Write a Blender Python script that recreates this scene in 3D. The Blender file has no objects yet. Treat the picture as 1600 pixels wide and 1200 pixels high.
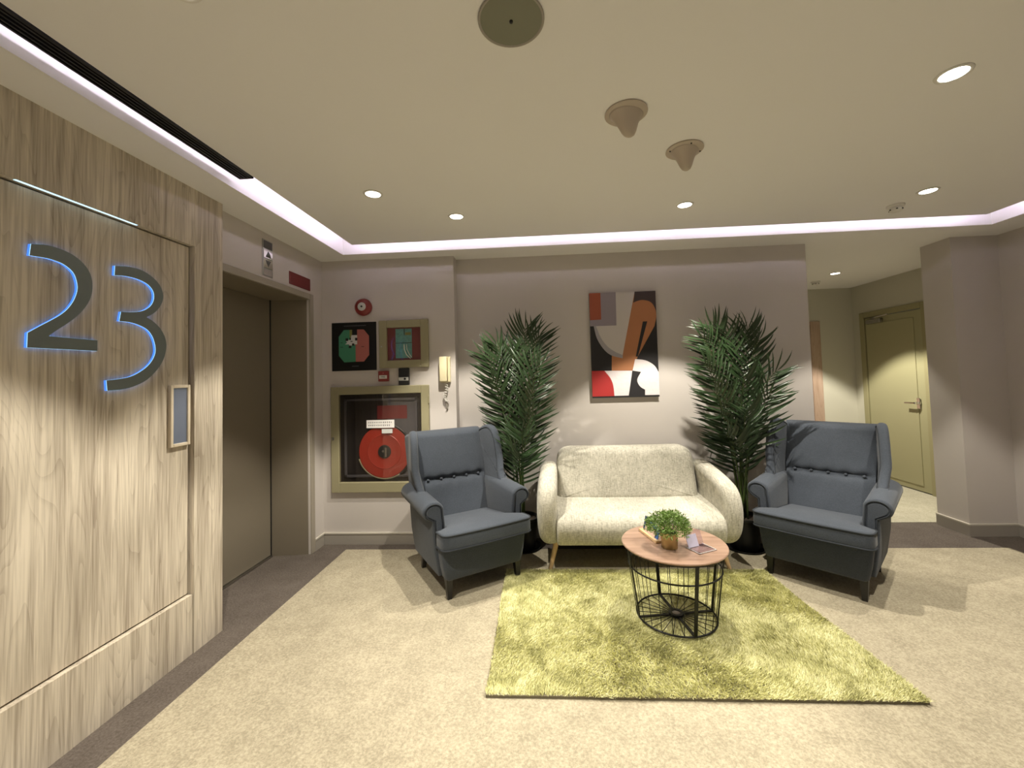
import bpy, bmesh, math, random
from mathutils import Vector, Matrix, Euler

S = bpy.context.scene
COL = S.collection
PI = math.pi
rnd = random.Random(7)

# ------------------------------------------------------------------ camera
cam_data = bpy.data.cameras.new('camera')
cam = bpy.data.objects.new('camera', cam_data)
COL.objects.link(cam)
cam_data.sensor_fit = 'HORIZONTAL'
cam_data.sensor_width = 36.0
cam_data.lens = 645.0 / 1600 * 36
cam_data.shift_x = (800 - 808.64) / 1600
cam_data.shift_y = (564.60 - 600) / 1600
cam_data.clip_start = 0.05
cam_data.clip_end = 100
_yaw, _pitch, _roll = 0.0603517, 0.0392548, -0.0276680
_f = Vector((-math.sin(_yaw) * math.cos(_pitch), math.cos(_yaw) * math.cos(_pitch), math.sin(_pitch)))
_r0 = Vector((math.cos(_yaw), math.sin(_yaw), 0))
_u0 = _r0.cross(_f)
_r = _r0 * math.cos(_roll) + _u0 * math.sin(_roll)
_u = -_r0 * math.sin(_roll) + _u0 * math.cos(_roll)
_m = Matrix((_r, _u, -_f)).transposed().to_4x4()
_m.translation = Vector((0, 0, 1.4))
cam.matrix_world = _m
S.camera = cam

# ------------------------------------------------------------------ world, exposure, light levels
w = bpy.data.worlds.new('world')
S.world = w
w.use_nodes = True
w.node_tree.nodes['Background'].inputs[0].default_value = (1.0, 0.95, 0.90, 1)
w.node_tree.nodes['Background'].inputs[1].default_value = 0.16
S.view_settings.view_transform = 'Standard'
S.view_settings.look = 'None'
S.view_settings.gamma = 1.0
S.view_settings.use_curve_mapping = False
S.view_settings.exposure = 0.13
SPOT_W = 132.0
SPOT_COL = (1.0, 0.935, 0.80)
SPOT_ANGLE = 88
SPOT_BLEND = 0.25
COVE_STRENGTH = 20.0
COVE_COL = (0.93, 0.84, 1.0)

# ------------------------------------------------------------------ materials
MATS = {}


def new_mat(name):
    m = bpy.data.materials.new(name)
    m.use_nodes = True
    nt = m.node_tree
    b = nt.nodes['Principled BSDF']
    MATS[name] = m
    return m, nt, b


def N(nt, typ, **kw):
    n = nt.nodes.new(typ)
    for k, v in kw.items():
        if k in n.inputs:
            n.inputs[k].default_value = v
        else:
            setattr(n, k, v)
    return n


def plain(name, col, rough=0.6, metal=0.0, bump=0.0, bscale=200, var=0.0, vscale=6, spec=None, coat=0):
    m, nt, b = new_mat(name)
    b.inputs['Roughness'].default_value = rough
    b.inputs['Metallic'].default_value = metal
    if spec is not None:
        b.inputs['Specular IOR Level'].default_value = spec
    if coat:
        b.inputs['Coat Weight'].default_value = coat
    tc = N(nt, 'ShaderNodeTexCoord')
    c = tuple(col) + (1,)
    b.inputs['Base Color'].default_value = c
    if var:
        no = N(nt, 'ShaderNodeTexNoise', Scale=vscale, Detail=4.0)
        nt.links.new(tc.outputs['Object'], no.inputs['Vector'])
        mx = N(nt, 'ShaderNodeMix', data_type='RGBA')
        mx.inputs[6].default_value = tuple(max(0, x * (1 - var)) for x in col) + (1,)
        mx.inputs[7].default_value = tuple(min(1, x * (1 + var)) for x in col) + (1,)
        nt.links.new(no.outputs['Fac'], mx.inputs[0])
        nt.links.new(mx.outputs[2], b.inputs['Base Color'])
    if bump:
        no2 = N(nt, 'ShaderNodeTexNoise', Scale=bscale, Detail=3.0)
        nt.links.new(tc.outputs['Object'], no2.inputs['Vector'])
        bp = N(nt, 'ShaderNodeBump', Strength=bump, Distance=0.003)
        nt.links.new(no2.outputs['Fac'], bp.inputs['Height'])
        nt.links.new(bp.outputs['Normal'], b.inputs['Normal'])
    return m


def emit(name, col, strength):
    m, nt, b = new_mat(name)
    b.inputs['Base Color'].default_value = tuple(col) + (1,)
    b.inputs['Emission Color'].default_value = tuple(col) + (1,)
    b.inputs['Emission Strength'].default_value = strength
    return m


def glass(name, col=(1, 1, 1), rough=0.02, alpha_mix=0.85):
    """thin pane: mostly clear with a glossy reflection"""
    m, nt, b = new_mat(name)
    out = nt.nodes['Material Output']
    tr = N(nt, 'ShaderNodeBsdfTransparent', Color=tuple(col) + (1,))
    gl = N(nt, 'ShaderNodeBsdfGlossy', Roughness=rough)
    lw = N(nt, 'ShaderNodeLayerWeight', Blend=0.5)
    pw = N(nt, 'ShaderNodeMath', operation='POWER'); pw.inputs[1].default_value = 4.0
    nt.links.new(lw.outputs['Facing'], pw.inputs[0])
    fr = N(nt, 'ShaderNodeMath', operation='MULTIPLY_ADD')
    nt.links.new(pw.outputs[0], fr.inputs[0]); fr.inputs[1].default_value = 0.8; fr.inputs[2].default_value = 0.035
    mx = N(nt, 'ShaderNodeMixShader')
    nt.links.new(fr.outputs[0], mx.inputs[0])
    nt.links.new(tr.outputs[0], mx.inputs[1])
    nt.links.new(gl.outputs[0], mx.inputs[2])
    nt.links.new(mx.outputs[0], out.inputs['Surface'])
    return m


def wood_laminate(name, dark, light, axis='Z', grain=1.0, rough=0.5):
    m, nt, b = new_mat(name)
    tc = N(nt, 'ShaderNodeTexCoord')
    L = nt.links.new

    def stretched(sx, sy, sz, detail, rgh=0.55, dist=0.0):
        mp = N(nt, 'ShaderNodeMapping')
        mp.inputs['Scale'].default_value = (sx, sy, sz)
        L(tc.outputs['Object'], mp.inputs['Vector'])
        no = N(nt, 'ShaderNodeTexNoise', Scale=1.0, Detail=detail, Roughness=rgh, Distortion=dist)
        L(mp.outputs['Vector'], no.inputs['Vector'])
        return no.outputs['Fac']
    g = grain
    a = (lambda s, l: (s, s, l)) if axis == 'Z' else (lambda s, l: (l, s, s))
    n1 = stretched(*a(9 * g, 0.7 * g), 3, 0.5, 0.6)
    n2 = stretched(*a(42 * g, 1.4 * g), 4, 0.6, 0.9)
    n3 = stretched(*a(150 * g, 4 * g), 2, 0.5)
    # cathedral figure: contour lines of a stretched noise
    n4 = stretched(*a(4.5 * g, 0.55 * g), 2, 0.45, 0.3)
    m4 = N(nt, 'ShaderNodeMath', operation='MULTIPLY')
    L(n4, m4.inputs[0]); m4.inputs[1].default_value = 26.0
    f4 = N(nt, 'ShaderNodeMath', operation='FRACT')
    L(m4.outputs[0], f4.inputs[0])
    r4 = N(nt, 'ShaderNodeMapRange')
    L(f4.outputs[0], r4.inputs[0])
    r4.inputs[1].default_value = 0.0; r4.inputs[2].default_value = 0.30
    r4.inputs[3].default_value = 0.0; r4.inputs[4].default_value = 1.0

    def addw(x, y, wy):
        q = N(nt, 'ShaderNodeMath', operation='MULTIPLY_ADD')
        L(y, q.inputs[0]); q.inputs[1].default_value = wy
        if x is None:
            q.inputs[2].default_value = 0.0
        else:
            L(x, q.inputs[2])
        return q.outputs[0]
    s = addw(None, n1, 0.40)
    s = addw(s, n2, 0.55)
    s = addw(s, n3, 0.30)
    s = addw(s, r4.outputs[0], 0.07)
    rp = N(nt, 'ShaderNodeValToRGB')
    L(s, rp.inputs[0])
    e = rp.color_ramp.elements
    e[0].position = 0.49; e[0].color = tuple(dark) + (1,)
    e[1].position = 0.80; e[1].color = tuple(light) + (1,)
    L(rp.outputs[0], b.inputs['Base Color'])
    b.inputs['Roughness'].default_value = rough
    b.inputs['Specular IOR Level'].default_value = 0.3
    bp = N(nt, 'ShaderNodeBump', Strength=0.08, Distance=0.002)
    L(s, bp.inputs['Height'])
    L(bp.outputs['Normal'], b.inputs['Normal'])
    return m


def carpet_mat(name, c1, c2, scale=7.0):
    m, nt, b = new_mat(name)
    L = nt.links.new
    tc = N(nt, 'ShaderNodeTexCoord')
    a = N(nt, 'ShaderNodeTexNoise', Scale=scale, Detail=5.0, Roughness=0.65)
    f = N(nt, 'ShaderNodeTexNoise', Scale=95.0, Detail=4.0, Roughness=0.75)
    L(tc.outputs['Object'], a.inputs['Vector'])
    L(tc.outputs['Object'], f.inputs['Vector'])
    ad = N(nt, 'ShaderNodeMath', operation='MULTIPLY_ADD')
    al = N(nt, 'ShaderNodeMath', operation='MULTIPLY'); al.inputs[1].default_value = 0.42
    L(a.outputs['Fac'], al.inputs[0])
    L(f.outputs['Fac'], ad.inputs[0]); ad.inputs[1].default_value = 1.15
    L(al.outputs[0], ad.inputs[2])
    rp = N(nt, 'ShaderNodeValToRGB')
    L(ad.outputs[0], rp.inputs[0])
    e = rp.color_ramp.elements
    e[0].position = 0.62; e[0].color = tuple(c1) + (1,)
    e[1].position = 1.05; e[1].color = tuple(c2) + (1,)
    e[1].position = 0.96
    L(rp.outputs[0], b.inputs['Base Color'])
    b.inputs['Roughness'].default_value = 0.95
    b.inputs['Specular IOR Level'].default_value = 0.1
    bp = N(nt, 'ShaderNodeBump', Strength=0.5, Distance=0.004)
    f2 = N(nt, 'ShaderNodeTexNoise', Scale=320.0, Detail=2.0)
    L(tc.outputs['Object'], f2.inputs['Vector'])
    L(f2.outputs['Fac'], bp.inputs['Height'])
    L(bp.outputs['Normal'], b.inputs['Normal'])
    return m


def heather_fabric(name, c1, c2, sx=220, sz=60):
    """woven cloth: crossed stretched noises"""
    m, nt, b = new_mat(name)
    L = nt.links.new
    tc = N(nt, 'ShaderNodeTexCoord')

    def st(sc):
        mp = N(nt, 'ShaderNodeMapping')
        mp.inputs['Scale'].default_value = sc
        L(tc.outputs['Object'], mp.inputs['Vector'])
        no = N(nt, 'ShaderNodeTexNoise', Scale=1.0, Detail=3.0, Roughness=0.6)
        L(mp.outputs['Vector'], no.inputs['Vector'])
        return no.outputs['Fac']
    h = st((sx * 0.25, sx, sx))
    v = st((sx, sz * 0.4, sz * 0.4))
    lo = st((9, 9, 9))
    ad = N(nt, 'ShaderNodeMath', operation='ADD')
    L(h, ad.inputs[0]); L(v, ad.inputs[1])
    ad2 = N(nt, 'ShaderNodeMath', operation='MULTIPLY_ADD')
    L(lo, ad2.inputs[0]); ad2.inputs[1].default_value = 0.4
    L(ad.outputs[0], ad2.inputs[2])
    rp = N(nt, 'ShaderNodeMapRange')
    L(ad2.outputs[0], rp.inputs[0])
    rp.inputs[1].default_value = 0.85; rp.inputs[2].default_value = 1.5
    mx = N(nt, 'ShaderNodeMix', data_type='RGBA')
    mx.inputs[6].default_value = tuple(c1) + (1,)
    mx.inputs[7].default_value = tuple(c2) + (1,)
    L(rp.outputs[0], mx.inputs[0])
    L(mx.outputs[2], b.inputs['Base Color'])
    b.inputs['Roughness'].default_value = 0.9
    b.inputs['Specular IOR Level'].default_value = 0.15
    b.inputs['Sheen Weight'].default_value = 0.15
    bp = N(nt, 'ShaderNodeBump', Strength=0.25, Distance=0.002)
    L(ad.outputs[0], bp.inputs['Height'])
    L(bp.outputs['Normal'], b.inputs['Normal'])
    return m


def rug_mat(name):
    m, nt, b = new_mat(name)
    L = nt.links.new
    tc = N(nt, 'ShaderNodeTexCoord')
    mp = N(nt, 'ShaderNodeMapping')
    mp.inputs['Scale'].default_value = (1, 1, 0.05)
    L(tc.outputs['Object'], mp.inputs['Vector'])
    a = N(nt, 'ShaderNodeTexNoise', Scale=7.0, Detail=6.0, Roughness=0.7, Distortion=0.5)
    L(mp.outputs['Vector'], a.inputs['Vector'])
    g = N(nt, 'ShaderNodeNewGeometry')
    ad = N(nt, 'ShaderNodeMath', operation='MULTIPLY_ADD')
    L(g.outputs['Random Per Island'], ad.inputs[0]); ad.inputs[1].default_value = 0.22
    L(a.outputs['Fac'], ad.inputs[2])
    rp = N(nt, 'ShaderNodeValToRGB')
    L(ad.outputs[0], rp.inputs[0])
    e = rp.color_ramp.elements
    e[0].position = 0.42; e[0].color = (0.35, 0.34, 0.13, 1)
    e[1].position = 0.76; e[1].color = (0.88, 0.86, 0.53, 1)
    k = e.new(0.58); k.color = (0.65, 0.63, 0.28, 1)
    L(rp.outputs[0], b.inputs['Base Color'])
    b.inputs['Roughness'].default_value = 0.6
    b.inputs['Specular IOR Level'].default_value = 0.3
    b.inputs['Sheen Weight'].default_value = 0.2
    return m


plain('wall_paint', (0.56, 0.518, 0.488), 0.85, bump=0.05, bscale=350, var=0.03, vscale=3)
plain('wall_paint_green', (0.52, 0.50, 0.41), 0.85, bump=0.05, bscale=350)
plain('ceiling_paint', (0.82, 0.808, 0.80), 0.9, bump=0.03, bscale=300, var=0.015, vscale=2)
plain('white_gloss_paint', (0.80, 0.78, 0.76), 0.45)
plain('skirting_paint', (0.34, 0.31, 0.27), 0.5)
plain('bead_paint', (0.55, 0.51, 0.44), 0.4)
wood_laminate('wood_panel', (0.27, 0.222, 0.17), (0.64, 0.57, 0.465))
wood_laminate('wood_pale', (0.52, 0.44, 0.33), (0.66, 0.58, 0.46))
wood_laminate('walnut_top', (0.20, 0.122, 0.085), (0.37, 0.245, 0.18), axis='X', grain=1.3, rough=0.28)
wood_laminate('oak_leg', (0.50, 0.33, 0.17), (0.66, 0.46, 0.26), grain=2.0, rough=0.4)
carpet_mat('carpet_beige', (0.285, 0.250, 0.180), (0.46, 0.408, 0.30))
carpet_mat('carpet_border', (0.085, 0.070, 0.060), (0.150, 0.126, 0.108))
carpet_mat('carpet_corridor', (0.36, 0.335, 0.25), (0.52, 0.49, 0.38))
heather_fabric('sofa_cloth', (0.27, 0.255, 0.205), (0.66, 0.63, 0.54))
heather_fabric('chair_cloth', (0.043, 0.051, 0.065), (0.072, 0.083, 0.104), 380, 380)
plain('piping_cloth', (0.022, 0.027, 0.035), 0.85)
plain('chair_leg_black', (0.012, 0.011, 0.010), 0.35)
rug_mat('rug_shag')
plain('rug_backing', (0.16, 0.14, 0.09), 0.95)
plain('black_metal', (0.008, 0.008, 0.008), 0.4, metal=0.4)
plain('brushed_steel', (0.42, 0.41, 0.39), 0.3, metal=1.0)
plain('chrome', (0.75, 0.74, 0.72), 0.12, metal=1.0)
plain('gold_pot', (0.50, 0.39, 0.19), 0.36, metal=1.0)
plain('soil', (0.03, 0.02, 0.012), 0.95, bump=0.6, bscale=60)
plain('moss_leaf', (0.15, 0.25, 0.045), 0.6, var=0.5, vscale=30)
plain('palm_leaf', (0.024, 0.048, 0.017), 0.36, var=0.35, vscale=8)
plain('palm_stem', (0.055, 0.085, 0.02), 0.5, var=0.25, vscale=12)
plain('black_plastic', (0.010, 0.010, 0.010), 0.45)
plain('slot_black', (0.004, 0.004, 0.006), 0.35)
plain('slat_dark', (0.022, 0.022, 0.028), 0.32, metal=0.5)
plain('elevator_skin', (0.215, 0.185, 0.14), 0.42, metal=0.15, bump=0.03, bscale=60)
plain('elevator_jamb', (0.24, 0.205, 0.155), 0.42, metal=0.15)
plain('elevator_frame_paint', (0.33, 0.295, 0.24), 0.5)
plain('khaki_paint', (0.30, 0.272, 0.165), 0.5, var=0.03, vscale=5)
plain('door_paint', (0.34, 0.32, 0.185), 0.5, var=0.03, vscale=3)
plain('door_frame_paint', (0.30, 0.275, 0.15), 0.5)
wood_laminate('door_frame_wood', (0.30, 0.20, 0.14), (0.46, 0.34, 0.26))
plain('red_paint', (0.22, 0.026, 0.024), 0.35)
plain('red_plate', (0.155, 0.014, 0.017), 0.45)
plain('reel_red', (0.36, 0.035, 0.02), 0.4)
plain('dark_cabinet', (0.012, 0.010, 0.010), 0.6)
plain('grey_steel', (0.09, 0.09, 0.10), 0.5)
plain('white_plastic', (0.72, 0.70, 0.66), 0.4)
plain('cream_plastic', (0.74, 0.66, 0.44), 0.35)
plain('beige_plastic', (0.47, 0.40, 0.33), 0.45)
plain('olive_diffuser', (0.20, 0.20, 0.145), 0.55)
plain('paper_white', (0.75, 0.72, 0.70), 0.7)
plain('ink_black', (0.01, 0.01, 0.01), 0.6)
plain('map_black', (0.006, 0.006, 0.006), 0.3)
plain('map_green', (0.05, 0.22, 0.125), 0.5)
plain('map_red', (0.40, 0.125, 0.105), 0.5)
plain('map_olive', (0.20, 0.19, 0.05), 0.5)
plain('map_grey', (0.55, 0.55, 0.53), 0.5)
plain('teal_paper', (0.11, 0.30, 0.28), 0.5, var=0.5, vscale=60)
plain('digit_face', (0.150, 0.178, 0.182), 0.35)
emit('digit_edge', (0.07, 0.26, 0.95), 0.9)
emit('digit_rim', (0.45, 0.78, 1.0), 1.3)
emit('led_strip', COVE_COL, COVE_STRENGTH)
emit('pale_blue_glow', (0.55, 0.82, 1.0), 1.2)
emit('lamp_lens', (1.0, 0.95, 0.82), 14.0)
glass('clear_glass')
glass('smoked_glass', (0.92, 0.90, 0.89))
glass('acrylic', (0.90, 0.88, 0.95), 0.03)
plain('handle_plate', (0.34, 0.40, 0.55), 0.4, metal=0.8)  # blue tint puts the reflected blue into the plate's colour
plain('book_blue', (0.06, 0.16, 0.45), 0.4, var=0.6, vscale=40)
plain('book_pink', (0.62, 0.44, 0.36), 0.5)
plain('book_navy', (0.02, 0.05, 0.11), 0.4)
plain('lilac_paper', (0.50, 0.47, 0.60), 0.5)
# canvas colours
plain('paint_orange', (0.34, 0.085, 0.045), 0.7)
plain('paint_lavender', (0.26, 0.225, 0.26), 0.7)
plain('paint_white', (0.52, 0.48, 0.46), 0.7)
plain('paint_grey', (0.32, 0.30, 0.32), 0.7)
plain('paint_brown', (0.40, 0.165, 0.07), 0.65, var=0.12, vscale=5)
plain('paint_black', (0.012, 0.010, 0.012), 0.6)
plain('paint_plum', (0.05, 0.032, 0.035), 0.6)
plain('paint_red', (0.40, 0.022, 0.022), 0.6)
plain('paint_texture_white', (0.74, 0.68, 0.70), 0.7, bump=0.9, bscale=26)
plain('canvas_side', (0.34, 0.31, 0.28), 0.8)


# ------------------------------------------------------------------ mesh helpers
def mesh_obj(name, verts, faces, mat=None, parent=None, smooth=False, loc=None, rot=None, auto=None):
    me = bpy.data.meshes.new(name)
    me.from_pydata([tuple(v) for v in verts], [], [tuple(f) for f in faces])
    bm = bmesh.new(); bm.from_mesh(me)
    bmesh.ops.recalc_face_normals(bm, faces=bm.faces)
    bm.to_mesh(me); bm.free()
    me.update()
    if mat:
        me.materials.append(MATS[mat])
    if smooth:
        me.polygons.foreach_set('use_smooth', [True] * len(me.polygons))
        if auto is not None:
            me.set_sharp_from_angle(angle=math.radians(auto))
    o = bpy.data.objects.new(name, me)
    COL.objects.link(o)
    if parent:
        o.parent = parent
    if loc:
        o.location = loc
    if rot:
        o.rotation_euler = rot
    return o


class MB:
    """collects simple shapes into ONE mesh object"""

    def __init__(self):
        self.v = []
        self.f = []

    def add(self, verts, faces):
        k = len(self.v)
        self.v += [Vector(p) for p in verts]
        self.f += [tuple(i + k for i in f) for f in faces]
        return self

    def box(self, x0, x1, y0, y1, z0, z1):
        v = [(x0, y0, z0), (x1, y0, z0), (x1, y1, z0), (x0, y1, z0), (x0, y0, z1), (x1, y0, z1), (x1, y1, z1), (x0, y1, z1)]
        return self.add(v, [(0, 3, 2, 1), (4, 5, 6, 7), (0, 1, 5, 4), (1, 2, 6, 5), (2, 3, 7, 6), (3, 0, 4, 7)])

    def bbox(self, x0, x1, y0, y1, z0, z1, r=0.004, seg=2):
        bm = bmesh.new()
        bmesh.ops.create_cube(bm, size=1)
        for vv in bm.verts:
            vv.co = Vector(((x0 + x1) / 2 + vv.co.x * (x1 - x0), (y0 + y1) / 2 + vv.co.y * (y1 - y0), (z0 + z1) / 2 + vv.co.z * (z1 - z0)))
        r = min(r, 0.49 * min(x1 - x0, y1 - y0, z1 - z0))
        bmesh.ops.bevel(bm, geom=list(bm.edges), offset=r, segments=seg, profile=0.5, affect='EDGES')
        return self.bm(bm)

    def bm(self, bm, M=None):
        bm.verts.index_update()
        vs = [(M @ q.co) if M else q.co.copy() for q in bm.verts]
        fs = [tuple(q.index for q in f.verts) for f in bm.faces]
        bm.free()
        return self.add(vs, fs)

    def rings(self, rings, cap0=True, cap1=True, closed=True):
        k = len(self.v); n = len(rings[0])
        for r in rings:
            self.v += [Vector(p) for p in r]
        for i in range(len(rings) - 1):
            for j in range(n if closed else n - 1):
                a = k + i * n + j; b2 = k + i * n + (j + 1) % n
                self.f.append((a, b2, b2 + n, a + n))
        if cap0:
            self.f.append(tuple(k + j for j in range(n))[::-1])
        if cap1:
            self.f.append(tuple(k + (len(rings) - 1) * n + j for j in range(n)))
        return self

    def lathe(self, prof, seg=32, c=(0, 0, 0), axis='Z', cap0=True, cap1=True):
        rs = []
        for r, h in prof:
            ring = []
            for j in range(seg):
                a = 2 * PI * j / seg
                p = (r * math.cos(a), r * math.sin(a), h)
                if axis == 'Y':
                    p = (p[0], p[2], p[1])
                elif axis == 'X':
                    p = (p[2], p[0], p[1])
                ring.append((c[0] + p[0], c[1] + p[1], c[2] + p[2]))
            rs.append(ring)
        return self.rings(rs, cap0, cap1)

    def tube(self, pts, r, seg=8, closed=False, r1=None):
        pts = [Vector(p) for p in pts]
        n = len(pts)
        rs = []
        up = Vector((0, 0, 1))
        prev = None
        for i, p in enumerate(pts):
            if closed:
                t = (pts[(i + 1) % n] - pts[i - 1]).normalized()
            else:
                t = (pts[min(i + 1, n - 1)] - pts[max(i - 1, 0)]).normalized()
            if prev is None:
                a = up if abs(t.dot(up)) < 0.95 else Vector((1, 0, 0))
                x = t.cross(a).normalized()
            else:
                x = (prev - t * prev.dot(t)).normalized()
            prev = x
            y = t.cross(x)
            rr = r if r1 is None else r + (r1 - r) * i / (n - 1)
            rs.append([p + x * rr * math.cos(2 * PI * j / seg) + y * rr * math.sin(2 * PI * j / seg) for j in range(seg)])
        if closed:
            rs.append(rs[0])
            return self.rings(rs, False, False)
        return self.rings(rs)

    def prism(self, poly, h0, h1, fn):
        """extrude polygon; fn(a, b, h) -> point"""
        k = len(poly)
        v = [fn(a, b2, h0) for a, b2 in poly] + [fn(a, b2, h1) for a, b2 in poly]
        f = [tuple(range(k))[::-1], tuple(range(k, 2 * k))] + [(i, (i + 1) % k, k + (i + 1) % k, k + i) for i in range(k)]
        return self.add(v, f)

    def slab(self, outline, t, r, fn, n=4, dome=0.0, off=0.0):
        """rounded slab: outline (a,b) thick t along h centred on off; fn(a,b,h)->point"""
        levels = []
        for i in range(n + 1):
            th = PI / 2 * i / n
            levels.append((r * (1 - math.sin(th)), -t / 2 + r - r * math.cos(th)))
        levels = levels + [(i0, -h0) for i0, h0 in levels[::-1]]
        rs = []
        cx = sum(p[0] for p in outline) / len(outline); cy = sum(p[1] for p in outline) / len(outline)

        def shrink(q, s):
            return [(cx + (a - cx) * s, cy + (b2 - cy) * s) for a, b2 in q]
        base = inset(outline, r)
        if dome:
            for s, dz in ((0.02, 1.0), (0.15, 0.97), (0.3, 0.90), (0.5, 0.74), (0.7, 0.50), (0.87, 0.24)):
                rs.append([fn(a, b2, -t / 2 - dome * dz + off) for a, b2 in shrink(base, s)])
        for ins, h in levels:
            rs.append([fn(a, b2, h + off) for a, b2 in inset(outline, ins)])
        if dome:
            for s, dz in ((0.87, 0.24), (0.7, 0.50), (0.5, 0.74), (0.3, 0.90), (0.15, 0.97), (0.02, 1.0)):
                rs.append([fn(a, b2, t / 2 + dome * dz + off) for a, b2 in shrink(base, s)])
        return self.rings(rs)

    def obj(self, name, mat, parent=None, smooth=False, auto=None, loc=None, rot=None):
        return mesh_obj(name, self.v, self.f, mat, parent, smooth, loc, rot, auto)


def inset(poly, d):
    n = len(poly)
    ar = sum(poly[i][0] * poly[(i + 1) % n][1] - poly[(i + 1) % n][0] * poly[i][1] for i in range(n))
    s = 1 if ar > 0 else -1
    out = []
    for i in range(n):
        p0, p1, p2 = poly[i - 1], poly[i], poly[(i + 1) % n]
        t = Vector((p2[0] - p0[0], p2[1] - p0[1]))
        if t.length < 1e-9:
            t = Vector((1, 0))
        t.normalize()
        nrm = Vector((-t.y, t.x)) * s
        out.append((p1[0] + nrm.x * d, p1[1] + nrm.y * d))
    return out


def smooth_closed(pts, k=4):
    n = len(pts); out = []
    for i in range(n):
        p0, p1, p2, p3 = (Vector(pts[(i + j - 1) % n]) for j in range(4))
        for s in range(k):
            t = s / k
            q = 0.5 * ((2 * p1) + (p2 - p0) * t + (2 * p0 - 5 * p1 + 4 * p2 - p3) * t * t + (3 * p1 - p0 - 3 * p2 + p3) * t ** 3)
            out.append(tuple(q))
    return out


def smooth_open(pts, k=5):
    P = [Vector(p) for p in pts]
    P = [P[0] * 2 - P[1]] + P + [P[-1] * 2 - P[-2]]
    out = []
    for i in range(1, len(P) - 2):
        p0, p1, p2, p3 = P[i - 1:i + 3]
        for s in range(k):
            t = s / k
            out.append(0.5 * ((2 * p1) + (p2 - p0) * t + (2 * p0 - 5 * p1 + 4 * p2 - p3) * t * t + (3 * p1 - p0 - 3 * p2 + p3) * t ** 3))
    out.append(P[-2])
    return out


def round_poly(pts, r, k=4):
    """rounded-corner polygon; r number or list"""
    n = len(pts); out = []
    for i in range(n):
        rr = r[i] if isinstance(r, (list, tuple)) else r
        p0, p1, p2 = Vector(pts[i - 1]), Vector(pts[i]), Vector(pts[(i + 1) % n])
        if rr <= 1e-6:
            out.append(tuple(p1)); continue
        a = (p0 - p1); b2 = (p2 - p1)
        rr = min(rr, a.length * 0.48, b2.length * 0.48)
        A = p1 + a.normalized() * rr; B = p1 + b2.normalized() * rr
        for s in range(k + 1):
            t = s / k
            out.append(tuple(A * (1 - t) ** 2 + p1 * 2 * t * (1 - t) + B * t * t))
    return out


def subdivide_poly(poly, m):
    out = []
    n = len(poly)
    for i in range(n):
        a = Vector(poly[i]); b2 = Vector(poly[(i + 1) % n])
        k = max(1, int((b2 - a).length / m))
        for s in range(k):
            out.append(tuple(a.lerp(b2, s / k)))
    return out


def tag(o, label, cat, group=None):
    o['label'] = label
    o['category'] = cat
    if group:
        o['group'] = group
    return o


def thing(name, label, cat, loc=(0, 0, 0), rz=0.0, group=None):
    o = bpy.data.objects.new(name, None)
    o.empty_display_size = 0.05
    COL.objects.link(o)
    o.location = loc
    o.rotation_euler = (0, 0, rz)
    return tag(o, label, cat, group)


def struct(o):
    o['kind'] = 'structure'
    return o


def copy_tree(o, parent=None):
    c = o.copy()
    COL.objects.link(c)
    if parent:
        c.parent = parent
    for ch in list(o.children):
        copy_tree(ch, c)
    return c


ID = lambda a, b, h: (a, b, h)
XZ = lambda a, b, h: (a, h, b)      # polygon in x,z extruded along y
YZ = lambda a, b, h: (h, a, b)      # polygon in y,z extruded along x


def text_obj(name, txt, size, mat, parent, loc, rot, extrude=0.0004, sx=1.0):
    cu = bpy.data.curves.new(name, 'FONT')
    cu.body = txt
    cu.size = size
    cu.align_x = 'CENTER'; cu.align_y = 'CENTER'
    cu.extrude = extrude
    cu.resolution_u = 2
    t = bpy.data.objects.new(name, cu)
    COL.objects.link(t)
    dg = bpy.context.evaluated_depsgraph_get()
    me = bpy.data.meshes.new_from_object(t.evaluated_get(dg))
    bpy.data.objects.remove(t)
    me.materials.clear(); me.materials.append(MATS[mat])
    o = bpy.data.objects.new(name, me)
    COL.objects.link(o)
    o.parent = parent
    o.location = loc
    o.rotation_euler = rot
    o.scale = (sx, 1, 1)
    return o


# ================================================================== SETTING
ZS, ZR, ZT = 2.481, 2.521, 2.74          # soffit, hung ceiling panel, top of the cove
XL, XE, XR = -1.875, -1.945, 3.83        # wood wall face, lift wall face, right wall face
YP, YB, YC = 3.54, 3.66, 5.78            # projecting back wall, back wall, corridor end wall
YF = -1.7                                # open end behind the camera, left unwalled to let world light in

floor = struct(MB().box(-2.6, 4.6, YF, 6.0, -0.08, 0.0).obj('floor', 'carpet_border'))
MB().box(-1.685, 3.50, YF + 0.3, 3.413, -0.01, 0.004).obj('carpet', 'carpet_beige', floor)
MB().box(2.0, 4.3, 3.972, YC, -0.01, 0.004).obj('carpet', 'carpet_corridor', floor)

# left wood clad wall with a recessed panel door
wl = struct(MB().box(-2.05, -1.925, YF, 2.30, 0, ZS + 0.1).obj('wall_left', 'wood_panel'))
MB().box(-1.93, XL, YF, 2.115, 2.165, ZS + 0.02).obj('header_panel', 'wood_panel', wl)
MB().box(-2.20, XL, 2.117, 2.312, 0, ZS + 0.02).obj('side_panel', 'wood_panel', wl)
MB().box(-1.93, XL - 0.004, YF, 2.113, 0, 0.305).obj('base_panel', 'wood_panel', wl)
MB().box(-1.93, -1.9245, YF, 2.118, 0.30, 2.17).obj('gap_shade', 'ink_black', wl)  # black sheet behind the door, paints the shade in its gap
MB().box(XL - 0.012, XL - 0.002, 1.35, 1.80, 2.1630, 2.1650).obj('glow_line', 'pale_blue_glow', wl)  # thin pale blue strip under the header, made to glow faintly

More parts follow.
